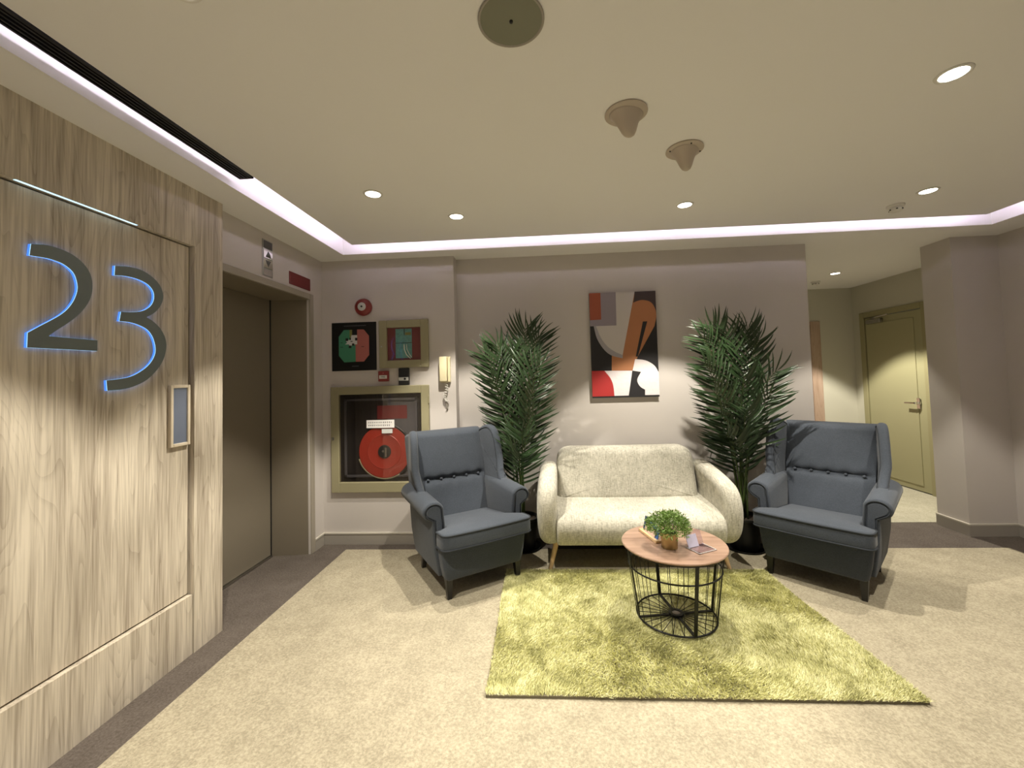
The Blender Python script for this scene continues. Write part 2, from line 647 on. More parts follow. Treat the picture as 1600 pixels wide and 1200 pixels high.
door1 = struct(MB().bbox(-1.9245, -1.902, 0.35, 2.108, 0.312, 2.158, 0.002, 1).obj('door_1', 'wood_panel'))
# recessed pull of the panel door
hd = MB()
y0, y1, z0, z1 = 1.987, 2.104, 1.093, 1.410
t_ = 0.016
for b in ((y0, y0 + t_, z0, z1), (y1 - t_, y1, z0, z1), (y0 + t_, y1 - t_, z0, z0 + t_), (y0 + t_, y1 - t_, z1 - t_, z1)):
    hd.bbox(-1.903, -1.884, *b, 0.002, 1)
hfr = hd.obj('door_handle', 'wood_pale', door1)
MB().box(-1.902, -1.892, y0 + t_, y1 - t_, z0 + t_, z1 - t_).obj('pull_plate', 'handle_plate', hfr)

# lift wall with opening
we = MB()
we.box(-2.30, XE, 3.33, 3.70, 0, ZS + 0.1)
we.box(-2.30, XE, 2.28, 3.33, 2.103, ZS + 0.1)
struct(we.obj('wall_lift', 'wall_paint'))
lj = MB()
lj.add([(-2.26, 3.290, 0), (XE - 0.001, 3.332, 0), (XE - 0.001, 3.332, 2.105), (-2.26, 3.290, 2.105), (-2.26, 3.345, 0), (XE - 0.001, 3.345, 0), (XE - 0.001, 3.345, 2.12), (-2.26, 3.345, 2.12)],
       [(0, 1, 2, 3), (4, 7, 6, 5), (0, 4, 5, 1), (1, 5, 6, 2), (2, 6, 7, 3), (3, 7, 4, 0)])
lj.box(-2.26, XE - 0.001, 1.9, 3.34, 2.100, 2.125)
jb = struct(lj.obj('trim_1', 'elevator_jamb'))
fr = MB()
fr.bbox(XE - 0.01, XE + 0.012, 3.335, 3.388, 0, 2.152, 0.003, 1)
fr.bbox(XE - 0.01, XE + 0.012, 2.313, 3.335, 2.103, 2.152, 0.003, 1)
struct(fr.obj('trim_2', 'elevator_frame_paint'))
d2 = thing('elevator_door', 'dull bronze steel sliding lift doors set deep in their opening beside the wood wall', 'elevator door', (-2.262, 2.75, 0))
MB().bbox(-0.04, 0.012, -0.60, 0.532, 0.014, 2.10, 0.003, 1).obj('door_leaf', 'elevator_skin', d2)
MB().bbox(-0.055, -0.005, -1.2, -0.603, 0.014, 2.10, 0.003, 1).obj('door_leaf', 'elevator_skin', d2)
MB().box(-0.04, 0.016, 0.5325, 0.5395, 0.014, 2.10).obj('dark_corner_line', 'ink_black', d2)  # dark vertical line at the corner of the leaf
MB().box(-0.05, 0.03, -0.9, 0.53, 0.0, 0.013).obj('sill', 'brushed_steel', d2)
struct(MB().box(-2.45, -2.33, 1.4, 3.6, 0, 2.6).obj('wall_shaft', 'dark_cabinet'))

# back walls
struct(MB().box(-2.3, -0.753, YP, YB + 0.15, 0, ZS + 0.1).obj('wall_back_projecting', 'wall_paint'))
struct(MB().box(-0.753, 2.285, YB, YB + 0.15, 0, ZS + 0.1).obj('wall_back', 'wall_paint'))
# right walls
struct(MB().box(3.455, 4.45, 3.655, 3.93, 0, ZS + 0.1).obj('wall_right_return', 'wall_paint'))
struct(MB().box(XR, XR + 0.15, YF, 3.655, 0, ZS + 0.1).obj('wall_right', 'wall_paint'))
# corridor walls
cw = MB()
cw.box(4.17, 4.35, 3.93, 4.735, 0, ZS + 0.1)
cw.box(4.17, 4.35, 4.735, 5.610, 2.075, ZS + 0.1)
cw.box(4.17, 4.35, 5.610, 5.95, 0, ZS + 0.1)
struct(cw.obj('wall_corridor_right', 'wall_paint_green'))
cb = MB()
cb.box(3.66, 4.2, YC, YC + 0.15, 0, ZS + 0.1)
cb.box(2.6, 3.66, YC, YC + 0.15, 2.03, ZS + 0.1)
cb.box(1.5, 2.78, YC, YC + 0.15, 0, 2.03)
struct(cb.obj('wall_corridor_back', 'wall_paint_green'))
struct(MB().box(1.4, 1.5, YB + 0.15, YC + 0.15, 0, ZS + 0.1).obj('wall_corridor_left', 'wall_paint_green'))

# baseboards
def baseboard(name, x0, x1, y0, y1, cap):
    b = MB().box(x0, x1, y0, y1, 0, 0.088).obj(name, 'skirting_paint')
    MB().box(*cap, 0.088, 0.100).obj('bead', 'bead_paint', b)
    return struct(b)


baseboard('baseboard_back_projecting', XE, -0.741, YP - 0.014, YP, (XE, -0.739, YP - 0.018, YP))
baseboard('baseboard_return', -0.753, -0.741, YP, YB, (-0.753, -0.739, YP, YB))
baseboard('baseboard_back', -0.739, 2.285, YB - 0.012, YB, (-0.739, 2.285, YB - 0.016, YB))
baseboard('baseboard_lift', XE, XE + 0.012, 3.389, YP - 0.018, (XE, XE + 0.016, 3.389, YP - 0.018))
baseboard('baseboard_right_return', 3.441, XR, 3.641, 3.655, (3.439, XR, 3.639, 3.655))
baseboard('baseboard_right_side', 3.441, 3.455, 3.655, 3.93, (3.439, 3.455, 3.655, 3.93))
baseboard('baseboard_right', XR - 0.014, XR, YF, 3.639, (XR - 0.018, XR, YF, 3.639))
baseboard('baseboard_corridor_right', 4.158, 4.17, 3.94, 4.69, (4.156, 4.17, 3.94, 4.69))
baseboard('baseboard_corridor_back', 3.76, 4.158, YC - 0.012, YC, (3.76, 4.156, YC - 0.016, YC))

# ceiling: soffit ring, cove, hung panel
cx0, cx1, cy0, cy1 = -1.662, 3.495, -1.45, 3.368
so = MB()
eu = 0.010
so.box(-2.45, cx0 - eu, YF, 6.0, ZS, ZS + 0.05)
so.box(cx1 + eu, 4.5, YF, 6.0, ZS, ZS + 0.05)
so.box(cx0 - eu, cx1 + eu, cy1 + eu, 6.0, ZS, ZS + 0.05)
so.box(cx0 - eu, cx1 + eu, YF, cy0 - eu, ZS, ZS + 0.05)
soffit = struct(so.obj('ceiling', 'ceiling_paint'))
up = MB()
up.box(cx0 - eu, cx0, cy0, cy1, ZS - 0.0005, ZT)
up.box(cx1, cx1 + eu, cy0, cy1, ZS - 0.0005, ZT)
up.box(cx0 - eu, cx1 + eu, cy1, cy1 + eu, ZS - 0.0005, ZT)
up.box(cx0 - eu, cx1 + eu, cy0 - eu, cy0, ZS - 0.0005, ZT)
struct(up.obj('trim_3', 'white_gloss_paint'))
g_ = 0.130
rx0, rx1, ry0, ry1 = -1.527, cx1 - g_ - 0.02, cy0 + g_, cy1 - 0.118
pn = MB()
pn.box(rx0, rx1, ry0, ry1, ZR, ZR + 0.012)
struct(pn.obj('ceiling_panel', 'ceiling_paint'))
struct(MB().box(-2.0, 3.9, -1.8, 3.8, ZT, ZT + 0.05).obj('ceiling_slab', 'ceiling_paint'))
led = MB()
lz0, lz1, ins = ZR + 0.013, ZR + 0.025, 0.012
led.box(rx0 + ins, rx0 + ins + 0.008, ry0 + ins, ry1 - ins, lz0, lz1)
led.box(rx1 - ins - 0.008, rx1 - ins, ry0 + ins, ry1 - ins, lz0, lz1)
led.box(rx0 + ins, rx1 - ins, ry1 - ins - 0.008, ry1 - ins, lz0, lz1)
led.box(rx0 + ins, rx1 - ins, ry0 + ins, ry0 + ins + 0.008, lz0, lz1)
struct(led.obj('trim_4', 'led_strip'))

# corridor door (door_2) on the corridor's right wall
d = struct(MB().bbox(4.165, 4.205, 4.775, 5.565, 0.012, 2.035, 0.003, 1).obj('door_2', 'door_paint'))
MB().bbox(4.157, 4.170, 4.872, 5.55, 0.075, 1.955, 0.003, 1).obj('raised_panel', 'door_paint', d)
hb = MB()
hb.lathe([(0.026, 0.0), (0.026, -0.008), (0.012, -0.010), (0.012, -0.045)], 16, (4.157, 4.862, 0.995), 'X')
hb.tube([(4.112, 4.862, 0.995), (4.108, 4.90, 0.995), (4.110, 4.985, 0.992)], 0.010, 8)
hb.bbox(4.150, 4.158, 4.840, 4.884, 0.93, 1.05, 0.003, 1)
hb.obj('door_lever', 'chrome', d)
dc = MB()
dc.bbox(4.118, 4.160, 5.28, 5.50, 1.955, 2.005, 0.005, 1)
dc.tube([(4.135, 5.42, 2.01), (4.09, 5.30, 2.02), (4.12, 5.16, 2.035)], 0.007, 6)
dc.obj('door_closer', 'brushed_steel', d)
MB().box(4.165, 4.21, 4.775, 5.565, 0.0, 0.011).obj('threshold_shade', 'ink_black', d)  # solid black strip painting the shade under the door leaf
f2 = MB()
f2.bbox(4.150, 4.30, 4.700, 4.768, 0, 2.110, 0.004, 1)
f2.bbox(4.150, 4.30, 5.572, 5.645, 0, 2.110, 0.004, 1)
f2.bbox(4.150, 4.30, 4.768, 5.572, 2.042, 2.110, 0.004, 1)
struct(f2.obj('trim_5', 'door_frame_paint'))
# far door frame on the corridor end wall
d3 = struct(MB().bbox(2.80, 3.60, YC + 0.02, YC + 0.06, 0.01, 1.99, 0.003, 1).obj('door_3', 'door_frame_wood'))
MB().bbox(3.50, 3.56, YC - 0.03, YC + 0.02, 0.95, 1.05, 0.01, 2).obj('door_lever', 'chrome', d3)
f3 = MB()
f3.bbox(3.605, 3.735, YC - 0.02, YC + 0.08, 0, 2.045, 0.005, 1)
f3.bbox(2.72, 2.79, YC - 0.02, YC + 0.08, 0, 2.045, 0.005, 1)
f3.bbox(2.79, 3.605, YC - 0.02, YC + 0.08, 1.99, 2.045, 0.005, 1)
struct(f3.obj('trim_6', 'door_frame_wood'))


# ================================================================== LAMPS
def downlight(x, y, z, label, power=1.0, group='recessed ceiling downlights'):
    t = thing('downlight', label, 'downlight', (x, y, z), 0, group)
    MB().lathe([(0.044, -0.0045), (0.047, -0.006), (0.055, -0.004), (0.057, 0.0), (0.044, 0.0)], 28, cap0=False, cap1=False).obj('trim_ring', 'white_plastic', t, True)
    MB().lathe([(0.0005, -0.0030), (0.043, -0.0030), (0.044, 0.0), (0.0005, 0.0)], 28).obj('lens', 'lamp_lens', t)
    ld = bpy.data.lights.new('lamp', 'SPOT')
    ld.energy = SPOT_W * power
    ld.color = SPOT_COL
    ld.spot_size = math.radians(SPOT_ANGLE)
    ld.spot_blend = SPOT_BLEND
    ld.shadow_soft_size = 0.016
    lo = bpy.data.objects.new('lamp', ld)
    COL.objects.link(lo)
    lo.parent = t
    lo.location = (0, 0, -0.035)
    return t


downlight(-0.981, 2.372, ZR, 'glowing recessed downlight nearest the black ceiling grille, leftmost in the ceiling')
downlight(-0.562, 2.773, ZR, 'glowing recessed downlight above the corner where the back wall steps back')
downlight(0.979, 2.778, ZR, 'glowing recessed downlight above the painting and sofa', 1.35)
downlight(2.493, 2.753, ZR, 'glowing recessed downlight beside the small smoke detector', 0.8)
downlight(1.610, 1.644, ZR, 'brightest largest recessed downlight high up towards the camera, alone on the right', 1.1)
downlight(3.340, 4.850, ZS, 'recessed downlight in the corridor ceiling before the green door', 1.7)
for x, y, pw in ((-0.98, 1.05, 1.15), (-0.30, 0.10, 0.5), (1.61, 0.10, 0.25), (-0.98, -0.70, 0.8)):  # first is read off the wood wall's scallop, the rest are added fill
    downlight(x, y, ZR, 'unseen recessed downlight in the ceiling out of frame', pw, 'unseen downlights out of frame')

# ================================================================== CEILING FITTINGS
t = thing('ceiling_speaker', 'round flat olive grey ceiling disc with a small dark centre', 'ceiling speaker', (-0.066, 1.248, ZR))
MB().lathe([(0.098, 0.0), (0.104, -0.003), (0.104, -0.006), (0.099, -0.008), (0.096, -0.004)], 48, cap0=False, cap1=False).obj('rim', 'skirting_paint', t, True)
MB().lathe([(0.0005, -0.006), (0.06, -0.0058), (0.0965, -0.004), (0.0965, 0.0), (0.0005, 0.0)], 48).obj('diffuser', 'olive_diffuser', t, True, 40)
MB().lathe([(0.0005, -0.012), (0.005, -0.011), (0.006, -0.005)], 12).obj('centre_stud', 'ink_black', t, True)

for (x, y, rz, lab, screws) in ((0.389, 1.752, 0.5, 'pale ceiling sensor with drooping snout, the one nearer the round disc', False),
                                (0.743, 2.078, 0.9, 'pale ceiling sensor with drooping snout and screw holes, the one nearer the back wall', True)):
    t = thing('ceiling_sensor', lab, 'ceiling sensor', (x, y, ZR), rz, 'snouted ceiling sensors')
    MB().lathe([(0.088, 0.0), (0.090, -0.006), (0.084, -0.011), (0.06, -0.014), (0.0005, -0.016)], 36).obj('base', 'beige_plastic', t, True, 60)
    sn = MB()
    rs = []
    for k, (h, rr, ox) in enumerate(((-0.008, 0.080, 0.0), (-0.018, 0.070, 0.001), (-0.030, 0.059, 0.003), (-0.048, 0.048, 0.005), (-0.066, 0.040, 0.008), (-0.082, 0.033, 0.010), (-0.094, 0.025, 0.012), (-0.101, 0.014, 0.013), (-0.103, 0.004, 0.013))):
        rs.append([(ox + rr * math.cos(a * PI / 12), rr * 0.86 * math.sin(a * PI / 12), h) for a in range(24)])
    sn.rings(rs).obj('snout', 'beige_plastic', t, True)
    if screws:
        for a in (0.3, 2.4, 3.9, 5.4):
            MB().lathe([(0.0005, -0.0155), (0.004, -0.0150), (0.004, -0.009)], 8, (0.076 * math.cos(a), 0.076 * math.sin(a), 0)).obj('screw', 'ink_black', t)


def smoke(x, y, z, lab):
    t = thing('smoke_detector', lab, 'smoke detector', (x, y, z))
    MB().lathe([(0.050, 0.0), (0.050, -0.012), (0.044, -0.016), (0.0005, -0.018)], 24).obj('base', 'white_plastic', t, True, 50)
    MB().lathe([(0.030, -0.016), (0.036, -0.028), (0.036, -0.040), (0.026, -0.046), (0.0005, -0.047)], 24).obj('sensor_head', 'white_plastic', t, True, 50)
    for a in range(6):
        c, s = math.cos(a * PI / 3), math.sin(a * PI / 3)
        MB().box(0.0355 * c - 0.004, 0.0355 * c + 0.004, 0.0355 * s - 0.004, 0.0355 * s + 0.004, -0.037, -0.030).obj('vent_slot', 'ink_black', t)


smoke(2.475, 2.975, ZR, 'white smoke detector beside a downlight near the lit ceiling edge')
smoke(3.389, 5.268, ZS, 'white smoke detector on the corridor ceiling')

# black slot grille in the gap along the hung panel's edge
gx0, gx1, gy0, gy1 = -1.610, -1.531, 0.10, 2.105
t = thing('ceiling_grille', 'long black slotted air grille along the lit ceiling edge above the wood wall', 'air grille', (0, 0, ZR))
gb = MB()
gb.box(gx0, gx0 + 0.008, gy0, gy1, -0.006, 0.006)
gb.box(gx1 - 0.010, gx1, gy0, gy1, -0.006, 0.006)
gb.box(gx0, gx1, gy1 - 0.012, gy1, -0.006, 0.006)
gb.box(gx0, gx1, gy0, gy0 + 0.012, -0.006, 0.006)
gb.box(gx0, gx1, 1.045, 1.056, -0.006, 0.006)
gb.obj('frame', 'slot_black', t)
MB().box(gx0 + 0.004, gx1 - 0.004, gy0, gy1, 0.003, 0.006).obj('backing', 'slot_black', t)
for k in range(3):
    x = gx0 + 0.0195 + k * 0.0185
    MB().box(x - 0.003, x + 0.004, gy0 + 0.012, gy1 - 0.012, -0.005, 0.003).obj('slat', 'slat_dark', t)


# ================================================================== FLOOR NUMBER
TWO = [(1.407, 1.948), (1.454, 1.959), (1.498, 1.958), (1.541, 1.948), (1.578, 1.926), (1.604, 1.895), (1.616, 1.858), (1.617, 1.815), (1.607, 1.773), (1.587, 1.734), (1.56, 1.698), (1.525, 1.663), (1.493, 1.635), (1.466, 1.609), (1.64, 1.608), (1.64, 1.562), (1.401, 1.56), (1.402, 1.615), (1.441, 1.646), (1.48, 1.676), (1.509, 1.701), (1.532, 1.729), (1.551, 1.765), (1.562, 1.804), (1.561, 1.836), (1.55, 1.87), (1.53, 1.89), (1.503, 1.903), (1.465, 1.908), (1.433, 1.906), (1.403, 1.903)]
THREE = [(1.71, 1.948), (1.771, 1.96), (1.826, 1.96), (1.879, 1.943), (1.923, 1.91), (1.942, 1.87), (1.941, 1.834), (1.923, 1.796), (1.893, 1.762), (1.858, 1.739), (1.893, 1.721), (1.93, 1.691), (1.956, 1.647), (1.962, 1.6), (1.947, 1.54), (1.913, 1.487), (1.865, 1.441), (1.814, 1.414), (1.76, 1.398), (1.714, 1.393), (1.683, 1.392), (1.679, 1.437), (1.723, 1.442), (1.781, 1.453), (1.83, 1.477), (1.873, 1.512), (1.9, 1.555), (1.905, 1.596), (1.89, 1.646), (1.863, 1.678), (1.823, 1.695), (1.778, 1.703), (1.731, 1.702), (1.738, 1.746), (1.783, 1.751), (1.833, 1.764), (1.868, 1.786), (1.89, 1.816), (1.896, 1.852), (1.884, 1.881), (1.856, 1.901), (1.81, 1.912), (1.755, 1.912), (1.708, 1.904)]


def soft(poly, sharp):
    """Catmull-Rom through the points, broken at the sharp corners"""
    n = len(poly); out = []
    sharp = sorted(sharp)
    for i, s in enumerate(sharp):
        e = sharp[(i + 1) % len(sharp)]
        idx = []
        j = s
        while True:
            idx.append(j)
            if j == e and len(idx) > 1:
                break
            j = (j + 1) % n
        seg = [poly[q] for q in idx]
        out += [tuple(q) for q in smooth_open(seg, 4)[:-1]]
    return out


for nm, lab, poly, sharp in (('number_two', 'grey numeral two with glowing blue edges on the wood door', TWO, (0, 13, 14, 15, 16, 17, 30)),
                             ('number_three', 'grey numeral three with glowing blue edges on the wood door', THREE, (0, 9, 20, 21, 32, 33, 43))):
    pl = soft(poly, sharp)
    c = (sum(p[0] for p in pl) / len(pl), sum(p[1] for p in pl) / len(pl))
    pl = [(a - c[0], b - c[1]) for a, b in pl]
    t = thing(nm, lab, 'sign number', (-1.902, c[0], c[1]), 0, 'floor number numerals')
    MB().prism(pl, 0.013, 0.0145, YZ).obj('face', 'digit_face', t)
    MB().prism(inset(pl, 0.0006), 0.0, 0.012, YZ).obj('acrylic_edge', 'digit_edge', t)
    MB().prism(inset(pl, -0.0004), 0.0115, 0.0128, YZ).obj('lit_rim', 'digit_rim', t)

# ================================================================== LIFT WALL FITTINGS
t = thing('lift_indicator', 'steel lift lantern plate with up and down arrows above the lift', 'lift indicator', (XE, 2.81, 2.30))
MB().bbox(0.0, 0.006, -0.055, 0.055, -0.130, 0.130, 0.002, 1).obj('plate', 'brushed_steel', t)
MB().box(0.006, 0.0075, -0.045, 0.045, 0.068, 0.122).obj('display', 'grey_steel', t)
for sgn, zc, nm in ((1, 0.030, 'up_arrow'), (-1, -0.040, 'down_arrow')):
    MB().bbox(0.006, 0.010, -0.048, 0.048, zc - 0.034, zc + 0.034, 0.002, 1).obj('lens_plate', 'chrome', t)
    b = 0.024
    tri = [(-0.030, -b * sgn), (0.030, -b * sgn), (0.0, b * sgn)]
    MB().add([(0.010, a, zc + q) for a, q in tri] + [(0.024, 0.0, zc - 0.006 * sgn)], [(0, 1, 3), (1, 2, 3), (2, 0, 3), (0, 2, 1)]).obj(nm, 'grey_steel', t)
MB().box(0.006, 0.0078, -0.045, 0.045, -0.122, -0.085).obj('label_strip', 'chrome', t)
tag(MB().bbox(0.0, 0.006, -0.143, 0.143, -0.050, 0.050, 0.0015, 1).obj('sign_plate', 'red_plate', loc=(XE, 3.207, 2.228)), 'plain dark red rectangular plate above the lift door corner', 'sign')
t = thing('wall_hook', 'tiny black hook at the edge of the wood panel beside the lift', 'hook', (XE, 2.345, 2.20))
MB().bbox(0, 0.004, -0.008, 0.012, -0.03, 0.03, 0.002, 1).obj('plate', 'brushed_steel', t)
MB().tube([(0.004, 0, 0.018), (0.022, 0.002, 0.014), (0.022, 0.004, -0.006), (0.008, 0.006, -0.018)], 0.005, 8).obj('hook', 'ink_black', t, True)

# ================================================================== FIRE EQUIPMENT ON THE PROJECTING WALL
FY = YP
t = thing('alarm_bell', 'round red fire alarm bell with white centre above the black plan', 'alarm bell', (-1.553, FY, 2.054))
MB().lathe([(0.068, 0.0), (0.070, -0.012), (0.070, -0.022)], 32, axis='Y').obj('back_plate', 'red_paint', t, True, 50)
MB().lathe([(0.075, -0.020), (0.077, -0.028), (0.072, -0.045), (0.058, -0.058), (0.036, -0.063), (0.0005, -0.064)], 36, axis='Y').obj('gong', 'red_paint', t, True)
MB().lathe([(0.036, -0.060), (0.036, -0.066), (0.030, -0.068), (0.0005, -0.068)], 28, axis='Y').obj('centre_disc', 'map_grey', t, True, 40)
MB().lathe([(0.009, -0.066), (0.008, -0.072), (0.0005, -0.073)], 12, axis='Y').obj('centre_bolt', 'ink_black', t)

# evacuation plan
t = thing('evacuation_plan', 'black square plan board with green and salmon octagon', 'plan board', (-1.652, FY, 1.713))
MB().bbox(-0.201, 0.201, -0.008, 0.0, -0.213, 0.213, 0.002, 1).obj('board', 'map_black', t)
MB().prism([(0.015, -0.135), (-0.088, -0.138), (-0.137, -0.078), (-0.137, 0.088), (-0.090, 0.148), (-0.037, 0.148), (-0.037, 0.05), (0.015, 0.05)], -0.0095, -0.008, XZ).obj('green_zone', 'map_green', t)
MB().prism([(0.015, -0.135), (0.088, -0.135), (0.137, -0.078), (0.137, 0.090), (0.090, 0.148), (0.030, 0.150), (0.030, 0.05), (0.015, 0.05)], -0.0095, -0.008, XZ).obj('red_zone', 'map_red', t)
MB().prism([(-0.037, 0.05), (-0.037, 0.148), (-0.015, 0.148), (-0.015, 0.05)], -0.0095, -0.008, XZ).obj('stair_zone', 'map_olive', t)
core = [(-0.080, 0.020), (-0.045, 0.020), (-0.04, 0.008), (-0.012, 0.008), (-0.012, 0.018), (0.03, 0.018), (0.03, 0.10), (-0.02, 0.10), (-0.03, 0.062), (-0.075, 0.055), (-0.06, 0.035)]
MB().prism(core, -0.0105, -0.0094, XZ).obj('core_zone', 'map_grey', t)
for (x, z, a, b) in ((-0.062, 0.062, .012, .012), (0.022, 0.064, .010, .012), (-0.006, 0.017, .010, .010), (-0.034, -0.002, .012, .011), (-0.032, 0.068, .006, .010), (-0.02, 0.045, .010, .003), (-0.11, 0.035, .008, .002), (-0.11, -0.004, .014, .002), (0.08, -0.004, .012, .002), (-0.004, 0.118, .010, .018)):
    MB().box(x - a, x + a, -0.0112, -0.0100, z - b, z + b).obj('room_mark', 'ink_black', t)
MB().box(-0.09, 0.11, -0.0088, -0.008, 0.180, 0.186).obj('title_line', 'grey_steel', t)
MB().box(-0.02, 0.04, -0.0088, -0.008, -0.177, -0.170).obj('caption', 'grey_steel', t)

# break-glass key cabinet
t = thing('fire_alarm_box', 'small khaki framed glass box with red lining and teal panel', 'fire alarm box', (-1.201, FY, 1.722))
fm = MB()
o_, i_ = (-0.218, 0.218, -0.208, 0.208), (-0.150, 0.150, -0.143, 0.143)
fm.bbox(o_[0], i_[0], -0.030, 0, o_[2], o_[3], 0.003, 1)
fm.bbox(i_[1], o_[1], -0.030, 0, o_[2], o_[3], 0.003, 1)
fm.bbox(i_[0], i_[1], -0.030, 0, o_[2], i_[2], 0.003, 1)
fm.bbox(i_[0], i_[1], -0.030, 0, i_[3], o_[3], 0.003, 1)
fm.obj('frame', 'khaki_paint', t)
MB().box(-0.150, 0.150, -0.006, -0.001, -0.143, 0.143).obj('red_lining', 'red_plate', t)
MB().box(-0.076, 0.068, -0.010, -0.006, -0.125, 0.132).obj('panel_card', 'teal_paper', t)
MB().box(-0.076, 0.068, -0.012, -0.010, 0.005, 0.010).obj('card_line', 'ink_black', t)
MB().box(0.000, 0.006, -0.012, -0.010, 0.075, 0.132).obj('card_line', 'ink_black', t)
MB().box(0.010, 0.062, -0.012, -0.010, 0.076, 0.10).obj('card_label', 'map_olive', t)
MB().tube([(0.0, -0.013, -0.005), (0.002, -0.014, -0.05), (0.02, -0.014, -0.095), (0.055, -0.013, -0.13)], 0.004, 6).obj('cable', 'white_plastic', t, True)
MB().tube([(0.022, -0.013, -0.005), (0.026, -0.014, -0.05), (0.045, -0.014, -0.09), (0.065, -0.013, -0.12)], 0.003, 6).obj('cable', 'white_plastic', t, True)
MB().box(-0.150, 0.150, -0.022, -0.019, -0.143, 0.143).obj('glass_pane', 'clear_glass', t)
MB().lathe([(0.006, -0.030), (0.006, -0.034), (0.0005, -0.035)], 10, (-0.195, 0, -0.02), 'Y').obj('lock', 'brushed_steel', t)

# manual call point
t = thing('fire_call_point', 'small red square call point with white FIRE strip', 'call point', (-1.385, FY, 1.444))
MB().bbox(-0.046, 0.046, -0.030, 0, -0.046, 0.046, 0.006, 2).obj('housing', 'red_paint', t)
MB().box(-0.034, 0.034, -0.0325, -0.030, -0.022, 0.008).obj('glass_strip', 'paper_white', t)
text_obj('lettering', 'FIRE', 0.024, 'ink_black', t, (0, -0.0330, -0.007), (PI / 2, 0, 0))
MB().lathe([(0.005, -0.030), (0.005, -0.033), (0.0005, -0.034)], 12, (0, 0, 0.026), 'Y').obj('lamp', 'map_red', t)

# black reader below the box
t = thing('key_switch', 'black upright switch box with a white band and black dot', 'switch', (-1.205, FY, 1.436))
MB().bbox(-0.046, 0.046, -0.026, 0, -0.072, 0.072, 0.004, 2).obj('housing', 'black_plastic', t)
MB().box(-0.043, 0.043, -0.0275, -0.026, -0.035, -0.006).obj('white_band', 'map_grey', t)
MB().lathe([(0.010, -0.027), (0.010, -0.031), (0.0005, -0.032)], 14, (0.012, 0, -0.020), 'Y').obj('knob', 'ink_black', t)

# intercom handset with coiled cord
t = thing('intercom_handset', 'cream wall handset with a coiled cord near the wall corner', 'intercom', (-0.843, FY, 1.487))
MB().bbox(-0.041, 0.048, -0.018, 0, -0.112, 0.112, 0.004, 2).obj('wall_cradle', 'cream_plastic', t)
MB().bbox(-0.041, 0.024, -0.060, -0.012, -0.105, 0.110, 0.008, 3).obj('handset', 'cream_plastic', t, True, 40)
MB().bbox(0.028, 0.048, -0.034, -0.016, -0.108, 0.104, 0.004, 2).obj('side_rib', 'cream_plastic', t)
cp = []
for i in range(161):
    q = i / 160
    a = q * 2 * PI * 11
    sw = 0.010 * math.sin(q * 9)
    cp.append((0.004 + sw + 0.012 * math.cos(a), -0.024 + 0.012 * math.sin(a), -0.112 - 0.165 * math.sin(q * PI * 0.5) + 0.03 * max(0, q - 0.8)))
MB().tube(cp, 0.0032, 6).obj('coiled_cord', 'white_plastic', t, True)
MB().tube([(0.006, -0.024, -0.27), (0.010, -0.02, -0.30), (0.016, -0.016, -0.325), (0.004, -0.016, -0.335)], 0.006, 6).obj('cord_end', 'skirting_paint', t, True)

# hose reel cabinet
HX, HZ = -1.422, 0.903
t = thing('hose_reel_cabinet', 'khaki framed glass cabinet with a red fire hose reel inside', 'hose cabinet', (HX, FY, HZ))
ox, oz = 0.435, 0.457
ix0, ix1, iz0, iz1 = -0.362, 0.366, -0.368, 0.388
fm = MB()
fm.bbox(-ox, ix0, -0.034, 0, -oz, oz, 0.004, 1)
fm.bbox(ix1, ox, -0.034, 0, -oz, oz, 0.004, 1)
fm.bbox(ix0, ix1, -0.034, 0, -oz, iz0, 0.004, 1)
fm.bbox(ix0, ix1, -0.034, 0, iz1, oz, 0.004, 1)
fm.obj('frame', 'khaki_paint', t)
MB().box(ix0, ix1, -0.004, -0.001, iz0, iz1).obj('back_panel', 'dark_cabinet', t)
inn = MB()
q = 0.040; tq = 0.018
inn.box(ix0 + q, ix0 + q + tq, -0.016, -0.004, iz0 + q, iz1 - q)
inn.box(ix1 - q - tq, ix1 - q, -0.016, -0.004, iz0 + q, iz1 - q)
inn.box(ix0 + q, ix1 - q, -0.016, -0.004, iz0 + q, iz0 + q + tq)
inn.box(ix0 + q, ix1 - q, -0.016, -0.004, iz1 - q - tq, iz1 - q)
inn.obj('inner_frame', 'grey_steel', t)
MB().box(-0.03, 0.235, -0.008, -0.004, 0.17, 0.285).obj('red_panel', 'red_plate', t)
MB().box(0.06, ix1 - q - tq, -0.006, -0.004, -0.33, 0.33).obj('side_plate', 'grey_steel', t)
rc = (0.034, 0, -0.112)
reel = MB().lathe([(0.226, -0.008), (0.228, -0.014), (0.222, -0.018), (0.150, -0.016), (0.146, -0.019), (0.140, -0.016), (0.060, -0.015), (0.0005, -0.015)], 48, rc, 'Y').obj('reel', 'reel_red', t, True, 35)
MB().lathe([(0.058, -0.015), (0.056, -0.021), (0.040, -0.022), (0.0005, -0.022)], 28, rc, 'Y').obj('hub', 'ink_black', reel, True, 40)
MB().bbox(rc[0] + 0.004, rc[0] + 0.022, -0.025, -0.021, rc[2] - 0.045, rc[2] + 0.035, 0.003, 1).obj('crank', 'brushed_steel', reel)
MB().lathe([(0.010, -0.021), (0.009, -0.025), (0.0005, -0.025)], 12, (rc[0] - 0.012, 0, rc[2] + 0.004), 'Y').obj('bolt', 'brushed_steel', reel)
MB().tube([(rc[0] + 0.236 * math.cos(a), -0.012, rc[2] + 0.236 * math.sin(a)) for a in [math.radians(x) for x in range(78, -60, -6)]], 0.012, 8).obj('hose', 'black_plastic', t, True)
